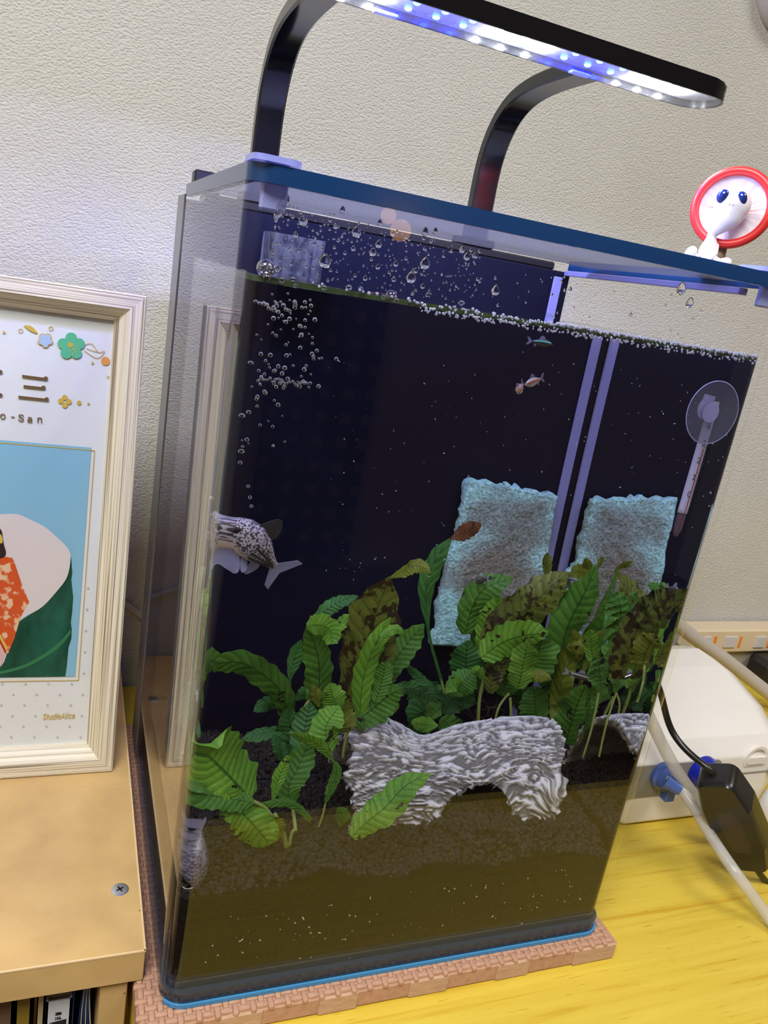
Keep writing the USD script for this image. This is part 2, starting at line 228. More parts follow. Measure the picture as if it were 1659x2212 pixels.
# dark plaid cloth
material('plaid', {'g': ('geometry', {}), 's': ('separate_xyz', {}), 'a': ('math', {'math_type': 'pingpong', 'value2': .045}), 'a2': ('math', {'math_type': 'greater_than', 'value2': .026}), 'b': ('math', {'math_type': 'pingpong', 'value2': .045}), 'b2': ('math', {'math_type': 'greater_than', 'value2': .026}),
    'm': ('math', {'math_type': 'multiply'}), 'r': ('rgb_ramp', {'ramp': [(0, (.010, .010, .025)), (1, (.13, .10, .10))]}), 'p': ('principled_bsdf', {'roughness': .9})},
    [('g.position', 's.vector'), ('s.x', 'a.value1'), ('s.z', 'b.value1'), ('a.value', 'a2.value1'), ('b.value', 'b2.value1'), ('a2.value', 'm.value1'), ('b2.value', 'm.value2'), ('m.value', 'r.fac'), ('r.color', 'p.base_color')], 'p.BSDF')

# ------------------------------------------------------------------ mesh helpers
def cat_(ms): return trimesh.util.concatenate(list(ms))
def box(x0, x1, y0, y1, z0, z1, c=0.0):
    """box with chamfered edges"""
    if c <= 0:
        m = trimesh.creation.box((x1 - x0, y1 - y0, z1 - z0)); m.apply_translation(((x0 + x1) / 2, (y0 + y1) / 2, (z0 + z1) / 2)); return m
    P = []
    for sx in (0, 1):
        for sy in (0, 1):
            for sz in (0, 1):
                v = np.array([(x0, x1)[sx], (y0, y1)[sy], (z0, z1)[sz]]); d = np.array([1 - 2 * sx, 1 - 2 * sy, 1 - 2 * sz]) * c
                for k in range(3):
                    e = d.copy(); e[k] = 0; P.append(v + e)
    return trimesh.convex.convex_hull(np.array(P))
def spline(pts, n):
    p = np.asarray(pts, float); 
    if len(p) < 3: 
        t = np.linspace(0, 1, n)[:, None]; return p[0] * (1 - t) + p[-1] * t
    s = np.r_[0, np.cumsum(np.linalg.norm(np.diff(p, axis=0), axis=1) ** .6)]
    from scipy.interpolate import CubicSpline
    return CubicSpline(s, p, bc_type='natural')(np.linspace(0, s[-1], n))
def frames(c, up=(0, 0, 1)):
    t = np.gradient(c, axis=0); t /= np.linalg.norm(t, axis=1, keepdims=True)
    a = np.cross(t[0], up); a = np.cross(t[0], (1, 0, 0)) if np.linalg.norm(a) < 1e-3 else a
    A = []
    for k in range(len(c)):
        a = a - t[k] * (a @ t[k]); a = a / np.linalg.norm(a); A.append(a)
    A = np.array(A); return t, A, np.cross(t, A)
def tube(pts, r, n=40, sides=12, ry=None, up=(0, 0, 1)):
    c = spline(pts, n); t, A, B = frames(c, up); r = np.broadcast_to(np.asarray(r, float), (n,)) if np.ndim(r) == 0 else np.interp(np.linspace(0, 1, n), np.linspace(0, 1, len(r)), r)
    q = r if ry is None else np.broadcast_to(ry, (n,))
    g = np.arange(sides) * 2 * np.pi / sides
    v = c[:, None] + r[:, None, None] * np.cos(g)[None, :, None] * A[:, None] + q[:, None, None] * np.sin(g)[None, :, None] * B[:, None]
    v = np.vstack([v.reshape(-1, 3), c[:1], c[-1:]]); f = []
    for i in range(n - 1):
        for j in range(sides):
            a, b = i * sides + j, i * sides + (j + 1) % sides; f += [(a, b, b + sides), (a, b + sides, a + sides)]
    e0, e1 = n * sides, n * sides + 1
    for j in range(sides): f += [(e0, (j + 1) % sides, j), (e1, (n - 1) * sides + j, (n - 1) * sides + (j + 1) % sides)]
    m = trimesh.Trimesh(v, f, process=False); 
    if m.volume < 0: m.invert()
    return m
def strap(pts, w, h, n=40, up=(1, 0, 0)):
    """rectangular bar with chamfered corners swept along a path; w along `up`"""
    c = spline(pts, n); t = np.gradient(c, axis=0); t /= np.linalg.norm(t, axis=1, keepdims=True)
    A = np.tile(np.asarray(up, float), (n, 1)); B = np.cross(t, A); B /= np.linalg.norm(B, axis=1, keepdims=True)
    k = min(w, h) * .14; prof = [(-w/2+k, -h/2), (w/2-k, -h/2), (w/2, -h/2+k), (w/2, h/2-k), (w/2-k, h/2), (-w/2+k, h/2), (-w/2, h/2-k), (-w/2, -h/2+k)]
    v = np.array([[c[i] + A[i] * a + B[i] * b for a, b in prof] for i in range(n)]).reshape(-1, 3); s = 8; f = []
    for i in range(n - 1):
        for j in range(s):
            a, b = i * s + j, i * s + (j + 1) % s; f += [(a, b, b + s), (a, b + s, a + s)]
    for j in range(1, s - 1): f += [(0, j + 1, j), ((n - 1) * s, (n - 1) * s + j, (n - 1) * s + j + 1)]
    m = trimesh.Trimesh(v, f, process=False)
    if m.volume < 0: m.invert()
    return m
def lathe(prof, n=32): return trimesh.creation.revolve(np.array(prof, float), sections=n)
def place(m, pos, R=None, s=1.0):
    T = np.eye(4); T[:3, :3] = (np.eye(3) if R is None else R) * s; T[:3, 3] = pos; m = m.copy(); m.apply_transform(T); return m
def basis(z, x=None):
    """rotation whose columns are x, y, z, z given"""
    z = np.asarray(z, float); z = z / np.linalg.norm(z); x = np.array([1, 0, 0.]) if x is None else np.asarray(x, float)
    x = x - z * (x @ z); x /= np.linalg.norm(x); return np.column_stack([x, np.cross(z, x), z])
def ball(pos, r, sub=2, scale=(1, 1, 1), R=None):
    m = trimesh.creation.icosphere(sub, 1.0); m.apply_scale(np.array(scale) * r); return place(m, pos, R)
def solidify(v, f, th):
    """an open sheet made into a thin solid"""
    m = trimesh.Trimesh(v, f, process=False); n = m.vertex_normals; N = len(v); e = np.sort(m.edges, 1)
    u, inv, cnt = np.unique(e, axis=0, return_inverse=True, return_counts=True); bd = m.edges[cnt[inv.ravel()] == 1]
    F = np.vstack([f, np.asarray(f)[:, ::-1] + N, np.column_stack([bd[:, 1], bd[:, 0], bd[:, 0] + N]), np.column_stack([bd[:, 1], bd[:, 0] + N, bd[:, 1] + N])])
    return np.vstack([v, v - n * th]), F
def gridfaces(n, m):
    i, j = np.meshgrid(np.arange(n - 1), np.arange(m - 1), indexing='ij'); a = (i * m + j).ravel()
    return np.vstack([np.column_stack([a, a + 1, a + m + 1]), np.column_stack([a, a + m + 1, a + m])])
def rrect(x0, x1, y0, y1, r): return sg.box(x0 + r, y0 + r, x1 - r, y1 - r).buffer(r, quad_segs=10)
def extrude(poly, h, z=0):
    ps = getattr(poly, 'geoms', [poly]); m = cat_(trimesh.creation.extrude_polygon(p, h, engine='earcut') for p in ps); m.apply_translation((0, 0, z)); return m
MT = .0137                                                    # foam mat thickness; its top is z = 0
TZ = -MT                                                      # table top
YW = .345                                                     # back wall

# ------------------------------------------------------------------ the room
def struct(name, mesh, m): return tag(usdkit.mesh(stage, '/World/' + name, mesh, MATS[m], smooth=False).GetPrim(), kind='structure')
X0, X1, Y0, ZF, ZC = -1.3, 2.6, -2.4, -.72, 1.7
struct('wall_back', box(X0, X1, YW, YW + .1, ZF, ZC), 'wallpaper')
struct('wall_left', box(X0 - .1, X0, Y0, YW, ZF, ZC), 'plaster')
struct('wall_right', box(X1, X1 + .1, Y0, YW, ZF, ZC), 'plaster')
struct('wall_front', box(X0, X1, Y0 - .1, Y0, ZF, ZC), 'dark_wall')
struct('floor', box(X0, X1, Y0, YW, ZF - .1, ZF), 'floor_wood')
struct('ceiling', box(X0, X1, Y0, YW, ZC, ZC + .1), 'plaster')
# ------------------------------------------------------------------ table
t = thing('table', 'yellow wood-grain table carrying the fish tank', 'table')
obj('tabletop', box(-.0096, 1.6, -.150, YW - .004, TZ - .03, TZ, .002), 'yellow_wood', t)
for x in (.03, 1.55):
    for y in (-.11, .29): obj('leg', box(x - .025, x + .025, y - .025, y + .025, ZF, TZ - .0301, .003), 'yellow_wood', t)
# ------------------------------------------------------------------ foam mat with its moulded weave
t = thing('foam_mat', 'pinkish brown woven-look foam mat under the fish tank', 'mat')
mx0, mx1, my0, my1 = -.0104, .2779, -.0079, .262
obj('mat_body', box(mx0, mx1, my0, my1, TZ + .0002, -.0016, .0012), 'foam', t)
bump_h, pit = [], .0046
def strand(x, y, lx, ly):
    m = trimesh.creation.icosphere(1, 1.0); m.vertices = np.sign(m.vertices) * np.abs(m.vertices) ** .55
    m.apply_scale((lx, ly, .0016)); m.apply_translation((x, y, -.00165)); return m
for i in range(int((mx1 - mx0) / pit)):
    for j in range(int((my1 - my0) / pit)):
        x, y = mx0 + (i + .5) * pit, my0 + (j + .5) * pit
        if .012 < x < .262 and .010 < y < .225: continue
        bump_h.append(strand(x, y, .0033, .0016) if (i + j) % 2 else strand(x, y, .0016, .0033))
obj('weave', cat_(bump_h), 'foam', t, kind='stuff')
for a, b in ((.030, .052), (.083, .105), (.136, .16), (.192, .214), (.246, .2765)):
    obj('cut_edge', box(a, b, my0 - .0007, my0 + .002, TZ + .0004, -.0022, .0005), 'foam_cut', t)
# ------------------------------------------------------------------ fibreboard shelf at the left, its top a little above the table
XB, YB, ZB = -.0064, .0198, .0198
BL = -.42
t = thing('shelf_unit', 'raw brown fibreboard shelf with screws, holding the picture frame', 'shelf')
obj('top_board', box(BL, XB, YB, YW - .012, ZB - .0195, ZB, .0004), 'fibreboard', t)
obj('board_edge', cat_([box(XB - .0008, XB + .0002, YB, YW - .013, ZB - .0012, ZB + .0001), box(BL, XB, YB - .0002, YB + .0008, ZB - .0008, ZB + .0001)]), 'fibreboard_edge', t)
obj('side_panel', box(-.0270, -.0134, YB + .003, YW - .012, ZF, ZB - .0196, .0005), 'fibreboard', t)
obj('side_panel', box(BL + .003, BL + .022, YB + .003, YW - .012, ZF, ZB - .0196, .0005), 'fibreboard', t)
obj('lower_board', box(BL + .022, -.0271, YB + .003, YW - .012, ZB - .33, ZB - .31, .0005), 'fibreboard', t)
obj('back_panel', box(BL + .022, -.0271, YW - .018, YW - .012, ZF, ZB - .0196), 'fibreboard', t)
sc = at(259, 1922, 2, ZB); sc2 = np.array([-.0172, .262, ZB])
for s in (sc, sc2):
    w = place(lathe([(0, -.0002), (.0047, -.0002), (.0047, .0003), (.0040, .0006), (0, .0006)], 28), s)
    h = obj('screw', w, 'steel', t)
    a = .5; cr = cat_([box(-.0021, .0021, -.00045, .00045, .00055, .00075), box(-.00045, .00045, -.0021, .0021, .00055, .00075)])
    cr.apply_transform(trimesh.transformations.rotation_matrix(a, (0, 0, 1))); obj('cross_recess', place(cr, s), 'ink', h)
# books on its shelf
def bx_px(px0, px1, y): return at(px0, 2190, 1, y)[0], at(px1, 2190, 1, y)[0]
FL = ZB - .31
def book(label, x0, x1, y0, cover, top, m_pages='pages', d=.15):
    k = thing('book', label, 'book'); th = min(.0012, (x1 - x0) * .15)
    obj('cover', cat_([box(x0, x0 + th, y0, y0 + d, FL + .0003, top), box(x1 - th, x1, y0, y0 + d, FL + .0003, top), box(x0, x1, y0, y0 + th, FL + .0003, top)]), cover, k)
    obj('page_block', box(x0 + th, x1 - th, y0 + th, y0 + d - .002, FL + .002, top - .002), m_pages, k); return k
yb = YB + .012
x0, x1 = bx_px(-70, 29, yb); book('brown-spined book leftmost under the shelf top', x0, x1, yb, 'book_brown', -.008)
x0, x1 = bx_px(31, 69, yb); book('olive yellow book under the shelf top', x0, x1, yb, 'book_olive', -.008)
x0, x1 = bx_px(79, 95, yb); book('thin cream book left of the white-spined magazine', x0, x1, yb, 'book_cream', -.012)
x0, x1 = bx_px(98, 154, yb); k = book('white-spined magazine with black Japanese characters under the shelf', x0, x1, yb - .002, 'book_white', at(125, 2164, 1, yb - .002)[2], d=.15); ST = at(125, 2164, 1, yb - .002)[2]; TX = [at(126, q, 1, yb - .002) for q in (2186, 2195, 2205)]
obj('page_tops', box(x0 + .001, x1 - .001, yb + .002, yb + .14, ST - .002, ST + .010), 'pages', k)
xm = (x0 + x1) / 2
def strokes(segs, cx, top, h, w, y):
    """characters drawn as strokes in the unit square, lying on their side as on a spine"""
    out = []
    for (a, b), (c, d), th in segs:
        u = np.array([cx + (a - .5) * w, y, top - b * h]); v = np.array([cx + (c - .5) * w, y, top - d * h]); dd = v - u; L = np.linalg.norm(dd)
        m = trimesh.creation.box((L + th * w, .0002, th * w)); ang = math.atan2(dd[2], dd[0]); m.apply_transform(trimesh.transformations.rotation_matrix(-ang, (0, 1, 0))); m.apply_translation((u + v) / 2); out.append(m)
    return cat_(out)
moon = [((.05, .15), (.85, .15), .09), ((.85, .15), (.95, .5), .09), ((.2, .38), (.85, .38), .08), ((.2, .62), (.85, .62), .08), ((.05, .85), (.95, .85), .09), ((.95, .5), (.95, .85), .08)]
kan = [((.1, .2), (.1, .6), .08), ((.4, .1), (.4, .75), .09), ((.1, .42), (.75, .42), .08), ((.75, .15), (.75, .65), .08), ((.05, .9), (.95, .9), .09), ((.6, .75), (.95, .75), .08)]
obj('lettering', cat_([strokes(moon, TX[0][0], TX[0][2], .0022, .0032, yb - .0021), strokes(kan, TX[1][0], TX[1][2], .0022, .0032, yb - .0021)]), 'ink', k)
wedge = trimesh.creation.extrude_polygon(sg.Polygon([(-.008, 0), (.0055, .0016), (.0055, -.008), (-.001, -.008), (-.001, -.003)]), .0002, engine='earcut'); wedge.apply_transform(trimesh.transformations.rotation_matrix(math.pi / 2, (1, 0, 0)))
obj('lettering', place(wedge, (TX[2][0] + .0005, yb - .002, TX[2][2] - .0006), None, .62), 'ink', k)
x0, x1 = bx_px(155, 159, yb); book('thin dark blue booklet right of the white-spined magazine', x0, x1, yb, 'book_blue', -.010)
x0, x1 = bx_px(162, 186, yb + .01)
k = thing('magazine', 'slumping magazine with curled white page edges beside the shelf panel', 'magazine')
for n, q in enumerate(np.linspace(0, 1, 6)):
    p = [(x0 + q * (x1 - x0) * .9 + .001, yb + .036, FL + .002), (x0 + q * (x1 - x0) + .002 + .004 * q, yb + .036, -.09), (x0 + q * (x1 - x0) * .95 + .002, yb + .036, -.04), (x0 + .3 * q * (x1 - x0) + .004, yb + .036, -.008)]
    obj('page', strap(p, .0007, .06, 14, up=(1, 0, 0)), 'pages_white' if n % 2 else 'book_blue', k)
# ------------------------------------------------------------------ picture frame leaning back on the shelf
FB = np.array([-.0175, .1714, ZB + .0004]); FT = np.array([-.0175, .1934, .3337]); FH = np.linalg.norm(FT - FB); V = (FT - FB) / FH; U = np.array([1., 0, 0]); NF = np.cross(U, V)   # NF points to the viewer
FW = .262
def onf(px, py, off=0.0):
    d = ray(px, py); o = FB + NF * off; s = ((o - CAM) @ NF) / (d @ NF); q = CAM + s * d - FB; return np.array([q @ U, q @ V])
def onframe(m): return place(m, FB, np.column_stack([U, V, NF]))
t = thing('picture_frame', 'pale wood-grain picture frame with a studio portrait print, leaning on the shelf', 'picture frame')
prof = [(0, -.014), (0, 0), (.0008, .0008), (.0088, .0008), (.0098, -.0002), (.0172, -.0085), (.0172, -.014)]   # (distance in from the outer edge, height)
def member(corners, inward):
    """one mitred side: its profile run from corner to corner"""
    (a, b), vs = corners, []
    for c, dia in zip((a, b), inward): vs.append([(c[0] + dia[0] * d, c[1] + dia[1] * d, h) for d, h in prof])
    return trimesh.convex.convex_hull(np.zeros((0, 3))) if 0 else skin(np.array(vs))
def skin(vs):
    n = len(vs[0]); v = vs.reshape(-1, 3); f = []
    for j in range(n): a, b = j, (j + 1) % n; f += [(a, b, b + n), (a, b + n, a + n)]
    cap = trimesh.creation.triangulate_polygon(sg.Polygon(prof), engine='earcut')[1] % n
    f += [tuple(r) for r in cap[:, ::-1]] + [tuple(r + n) for r in cap]
    m = trimesh.Trimesh(v, f, process=False); m.fix_normals(); return m
C = {'bl': (-FW, 0), 'br': (0, 0), 'tr': (0, FH), 'tl': (-FW, FH)}; D = {'bl': (1, 1), 'br': (-1, 1), 'tr': (-1, -1), 'tl': (1, -1)}
for a, b, m in (('tl', 'tr', 'frame_wood_across'), ('bl', 'br', 'frame_wood_across'), ('br', 'tr', 'frame_wood_up'), ('bl', 'tl', 'frame_wood_up')):
    obj('frame_side', onframe(member((C[a], C[b]), (D[a], D[b]))), m, t, smooth=False)
PO = -.0105                                                   # the print lies this far behind the front of the frame
def sheet(name, poly, m, off, label=None, th=.00012, parent=None):
    return obj(name, onframe(extrude(poly, th, PO + off)), m, parent or t, smooth=False, label=label)
def pxpoly(pts, n=0):
    P = np.array([onf(a, b, PO) for a, b in pts]); return sg.Polygon(P).buffer(0)
def pxdisc(px, py, r): c = onf(px, py, PO); k = np.linalg.norm(onf(px + 1, py, PO) - c); return sg.Point(*c).buffer(r * k, quad_segs=10)
inner = sg.box(-FW + .0165, .0165, -.0165, FH - .0165)
obj('backing', onframe(extrude(sg.box(-FW + .0005, .0005, -.0005, FH - .0005), .002, -.0160)), 'fibreboard', t)
pp = sheet('print_paper', inner, 'paper', -.0005, label='white printed mount with gold lettering and flowers')
def cut(p): return p.intersection(inner)
pb = pxpoly([(-160, 937), (197, 967), (162, 1461), (-160, 1466)]); ph = sheet('photograph', cut(pb), 'photo_blue', 0, label='studio photograph on pale blue ground', parent=t)
def sm(pts, n=60): return spline(pts, n).tolist()
white = pxpoly(sm([(-120, 1150), (-60, 1120), (0, 1111), (40, 1111), (63, 1121), (95, 1137), (125, 1162), (145, 1182), (152, 1196), (152, 1212), (147, 1240), (138, 1258), (120, 1280), (85, 1315), (42, 1342), (15, 1410), (0, 1440), (-60, 1440)]))
green = pxpoly([(0, 1440), (15, 1412), (42, 1342), (85, 1315), (120, 1278), (142, 1252), (152, 1200), (154, 1206), (156, 1238), (154, 1252), (158, 1290), (156, 1320), (153, 1345), (155, 1360), (154, 1380), (148, 1398), (144, 1440), (141, 1461), (-150, 1465), (-150, 1440)])
sheet('leaf_picture', green.intersection(pb), 'photo_leaf', .00014, parent=ph); sheet('white_bowl_picture', white.intersection(pb), 'photo_white', .00028, parent=ph)
sheet('leaf_rib_picture', pxpoly(sm([(0, 1450), (50, 1436), (90, 1415), (130, 1385), (153, 1358)], 20) + sm([(154, 1366), (130, 1396), (90, 1424), (50, 1443), (0, 1456)], 20)).intersection(pb), 'leaf_rib', .00030, parent=ph)
sheet('kimono_picture', pxpoly([(-60, 1230), (-20, 1212), (10, 1202), (28, 1205), (35, 1225), (50, 1270), (63, 1300), (48, 1325), (42, 1342), (30, 1382), (17, 1412), (0, 1372), (-60, 1340)]), 'photo_kimono', .00042, parent=ph)
sheet('cuff_picture', pxpoly([(-40, 1350), (0, 1368), (17, 1398), (15, 1408), (0, 1380), (-40, 1362)]), 'print_yellow', .00054, parent=ph)
sheet('cuff_picture', pxpoly([(-40, 1362), (0, 1379), (14, 1405), (12, 1412), (0, 1388), (-40, 1372)]), 'print_red', .00054, parent=ph)
sheet('hand_picture', pxpoly([(-40, 1372), (0, 1388), (12, 1410), (6, 1430), (0, 1441), (-40, 1450)]), 'print_skin', .00050, parent=ph)
sheet('hair_picture', pxpoly(sm([(-40, 1120), (0, 1141), (5, 1152), (9, 1178), (13, 1195), (8, 1203), (-10, 1206), (-40, 1200)], 40)), 'print_hair', .00060, parent=ph)
sheet('ornament_picture', pxpoly(sm([(-10, 1150), (2, 1154), (6, 1166), (4, 1173), (-10, 1165)], 20)), 'print_yellow', .00070, parent=ph)
# gold line frame around the photograph
def linepoly(pts, w):
    P = np.array([onf(a, b, PO) for a, b in pts]); return sg.LineString(P).buffer(w * .000275 / 2, cap_style=2, join_style=2)
sheet('gold_line', cut(linepoly([(-160, 943), (204, 973), (169, 1469), (-160, 1474)], 1.6)), 'gold', .0002)
# characters: three strokes with knobs, and the cut-off neighbour
ch = [linepoly([(48, 812), (102, 819)], 5).union(pxdisc(99, 817, 4.5)), linepoly([(51, 834), (97, 839)], 5).union(pxdisc(94, 837, 4.5)), linepoly([(40, 857), (105, 864)], 5).union(pxdisc(101, 862, 4.5)),
      linepoly([(-40, 800), (4, 804)], 5).union(pxdisc(1, 803, 4.5)), linepoly([(-50, 848), (4, 854)], 5).union(pxdisc(1, 853, 4.5)), linepoly([(-12, 803), (-18, 852)], 4)]
from shapely import union_all
sheet('character', cut(union_all(ch)), 'gold_foil', .0002, th=.0005)
kpx = .000275
for s, px, py, h in (('h', -42, 902, 16), ('i', -28, 903, 16), ('-', -14, 902, 16), ('G', -36, 897, 16), ('o', -1, 904, 15), ('-', 20, 906, 15), ('S', 38, 909, 15), ('a', 58, 911, 15), ('n', 79, 912, 15)):
    if px < -20: continue
    g = meshkit.text_mesh(s, h * kpx, .0004); c = onf(px, py, PO); g.apply_translation((c[0], c[1], PO + .0002)); obj('letter', onframe(g), 'gold_foil', t, smooth=False)
g = meshkit.text_mesh('StudioAlice', 15 * kpx, .0002); w = g.bounds[1][0] - g.bounds[0][0]; a = onf(91, 1554, PO); b = onf(160, 1554, PO)
g.apply_scale((np.linalg.norm(b - a) / w, 1, 1)); sh = np.eye(4); sh[0, 1] = .12; g.apply_transform(sh); g.apply_translation((a[0], a[1], PO + .0002)); obj('gold_lettering', onframe(g), 'gold', t, smooth=False)
def petals(px, py, R, n, rr, a0): return union_all([pxdisc(px + R * math.cos(a0 + k * 2 * math.pi / n), py + R * math.sin(a0 + k * 2 * math.pi / n), rr) for k in range(n)] + [pxdisc(px, py, R * .8)])
f1 = sheet('green_flower', petals(154, 748, 18, 5, 12.5, -math.pi / 2), 'print_green', .0002, th=.0004)
sheet('flower_centre', pxdisc(152, 745, 6), 'gold', .00065, parent=f1); sheet('stamen', union_all([pxdisc(*q) for q in ((165, 747, 2), (158, 754, 2.4), (151, 757, 1.8), (163, 760, 1.8), (157, 765, 2), (167, 753, 1.5))]), 'gold', .00065, parent=f1)
f2 = sheet('blue_flower', petals(98, 735, 9.5, 5, 7.5, .3), 'gold', .0002, th=.0002); sheet('flower_face', petals(98, 735, 9, 5, 6, .3), 'print_pale_blue', .00045, parent=f2)
sheet('gold_leaf', pxpoly(sm([(51, 703), (66, 704), (76, 712), (82, 720), (70, 717), (60, 711), (51, 703)], 30)), 'gold', .0002)
def ring(px, py, r): return pxdisc(px, py, r).difference(pxdisc(px, py, r * .72))
sheet('gold_dot', union_all([pxdisc(9, 718, 3), ring(45, 714, 5), ring(110, 709, 5), pxdisc(200, 784, 3), ring(233, 814, 3.2), pxdisc(171, 870, 5), pxdisc(191, 872, 2.6)]), 'gold', .0002)
sheet('leaf_outline', union_all([linepoly(sm([(184, 744), (197, 742), (206, 752), (216, 761), (225, 758), (218, 770), (205, 772), (192, 764), (182, 757)], 40), 1.3), linepoly(sm([(186, 752), (200, 757), (216, 761)], 12), 1.2)]), 'gold', .0002)
sheet('orange_fruit', pxdisc(228, 780, 9.5), 'print_orange', .0002)
sheet('gold_flower', union_all([pxdisc(140 + 8.5 * a, 867 + 8.5 * b, 6.2) for a, b in ((1, .1), (-1, -.1), (0, 1), (0, -1))]), 'gold', .0002)
dm = []
for i in range(9):
    for j in range(16):
        px, py = 240 - 25 * (i * 2 + j % 2) - .05 * 23 * j, 1270 + 23 * j
        q = pxpoly([(px - 3, py), (px, py - 3), (px + 3, py), (px, py + 3)])
        if inner.contains(q) and not pb.buffer(.002).intersects(q): dm.append(q.difference(q.buffer(-.0003)))
sheet('dot_pattern', union_all(dm), 'print_grey', .0001)
obj('frame_glass', onframe(extrude(inner, .0008, PO + .0028)), 'clear_pane', t)
# ------------------------------------------------------------------ the aquarium
W, D_, H, R_, G = .2703, .2338, .400, .0105, .0035            # outer width, depth, height, corner radius, glass
YP = .2                                                       # black filter partition
t = thing('fish_tank', 'tall rectangular glass fish tank with bent corners and a black back', 'fish tank')
outer = rrect(0, W, 0, D_ + .1, R_).intersection(sg.box(-1, -1, 1, YP)); innr = rrect(G, W - G, G, D_ + .1, R_ - G).intersection(sg.box(-1, -1, 1, YP + 1))
B0 = .0085
obj('glass_wall', extrude(outer.difference(innr), H - .0068 - B0, B0), 'tank_pane', t, label='clear bent glass of the front and sides')
obj('rim_edge', extrude(outer.difference(innr), .0066, H - .0067), 'rim_blue', t, label='blue-tinted top edge of the glass')
obj('bottom_glass', extrude(innr.intersection(sg.box(-1, -1, 1, YP)), .0045, B0 + .0002), 'base_blue', t)
bo = rrect(-.0006, W + .0008, -.0012, D_ + .05, .014).intersection(sg.box(-1, -1, 1, D_))
tr = obj('base_tray', extrude(bo.buffer(-.0012), .0062, .0022), 'base_blue', t, label='clear plastic tray under the glass'); obj('tray_rim', extrude(bo.intersection(sg.box(.0025, -1, 1, .03)), .0022, .0001), 'tray_line', tr, label='bright blue bottom line of the tray')
obj('filter_box', box(.0004, W - .0004, YP, D_, B0, .392, .0006), 'back_black', t, label='black filter compartment along the back')
obj('edge_trim', box(-.0006, .0003, YP, D_, B0, .3945, .0002), 'trim_grey', t, label='dark grey glossy edge strip at the rear left')
obj('filter_cover', box(.012, W - .012, YP + .004, D_ - .002, .3922, .3975, .001), 'black_satin', t)
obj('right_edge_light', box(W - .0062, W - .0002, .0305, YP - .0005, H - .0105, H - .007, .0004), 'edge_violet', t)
obj('corner_seal', box(W - .0140, W - .0068, YP - .0020, YP - .0002, .02, .388, .0006), 'edge_violet', t, label='pale violet seal in the back corner')
b = at(432, 380, 1, .225)
obj('filter_handle', box(b[0] - .004, b[0] + .012, .218, .232, .3976, b[2] + .003, .001), 'black_satin', t)
sp = wat(575, 600, 1, .19); 
obj('water_outlet', extrude(rrect(.047, .082, .176, .1995, .004).difference(rrect(.0485, .0805, .1775, .21, .003)), .028, .354), 'splash', t, label='clear plastic outlet box of the filter')
for xx, yy, la in ((.0035, .0035, 'left'), (W - .0185, .0035, 'right')):
    c = thing('lid_clip', f'clear blue-lit plastic lid clip at the {"front left" if la == "left" else "front right"} corner of the tank rim', 'clip')
    obj('clip_cap', extrude(rrect(xx - .003, xx + .0155, -.0008, .022, .005), .0022, H + .0004), 'clip_clear', c)
    obj('clip_tongue', box(xx + .002, xx + .012, .0045, .008, H - .016, H + .0004, .0008), 'clip_clear', c)
l = obj('glass_lid', extrude(rrect(.006, W - .006, .006, .165, .006), .0024, H - .0042), 'lid_fog', None, label='fogged glass lid lying inside the tank rim', cat='lid')
# ------------------------------------------------------------------ water
WL = .3603
t = thing('water', 'clear water filling the fish tank to below its rim', 'water', kind='stuff')
wi = rrect(G + .0004, W - G - .0004, G + .0004, D_ + .1, R_ - G - .0004).intersection(sg.box(-1, -1, 1, YP + .002))
wm = extrude(wi, WL - .013, .013); up = wm.face_normals[:, 2] > .5
ws = wm.copy(); ws.update_faces(~up); ws.remove_unreferenced_vertices()
wt = wm.copy(); wt.update_faces(up); wt.remove_unreferenced_vertices(); 
for _ in range(5): wt = wt.subdivide()
e = np.min([wt.vertices[:, 1] - G, wt.vertices[:, 0] - G, W - G - wt.vertices[:, 0]], axis=0)
wt.vertices[:, 2] += .0011 * (meshkit.fbm(wt.vertices * [70, 110, 0], 3, 4) - .5) * (e > .0006) + .0008 * np.exp(-((e - .0004) / .0012) ** 2) * (e > .0006)
obj('water_body', ws, 'water', t, smooth=20); obj('water_surface', wt, 'water_top', t, smooth=True)
def rim_path(off, y1=.19):
    a = np.linspace(0, np.pi / 2, 6); r = R_ - off
    return [(off, y1), (off, R_)] + [(R_ - r * math.cos(q), R_ - r * math.sin(q)) for q in a] + [(W - R_ + r * math.sin(q), R_ - r * math.cos(q)) for q in a] + [(W - off, y1)]
ln = sg.LineString(rim_path(G + .0045)).buffer(.0005, cap_style=2)
obj('waterline', extrude(ln, .0022, WL - .0024), 'green_line', t)
# ------------------------------------------------------------------ soil
front = np.array([(-.01, .063), (.0139, .0628), (.035, .0620), (.0591, .0627), (.078, .0745), (.0959, .066), (.1285, .0583), (.136, .067), (.1459, .0671), (.165, .0615), (.1827, .0555), (.205, .061), (.2332, .0608), (.2603, .0526), (.3, .052)])
def soil_z(x, y):
    f = np.interp(x, front[:, 0], front[:, 1]); b = .066 + .004 * np.sin(x * 40) ; k = np.clip(np.asarray(y) / .035, 0, 1); return f * (1 - k) + b * k
t = thing('soil', 'dark brown granular soil bed in the bottom of the fish tank', 'soil', kind='stuff')
n1, n2 = 70, 44; gx = np.linspace(.0052, W - .0052, n1); gy = np.linspace(.0048, YP - .0003, n2); XX, YY = np.meshgrid(gx, gy, indexing='ij')
cr = np.clip(np.minimum(XX, W - XX) - .0052, 0, .006); YY = np.maximum(YY, .0048 + (.006 - cr) * .6)
top = np.stack([XX, YY, soil_z(XX, YY) - .0012], -1).reshape(-1, 3); bot = top.copy(); bot[:, 2] = .0166
f = gridfaces(n1, n2); m = trimesh.Trimesh(top, f, process=False); f = f if m.face_normals[:, 2].mean() > 0 else f[:, ::-1]
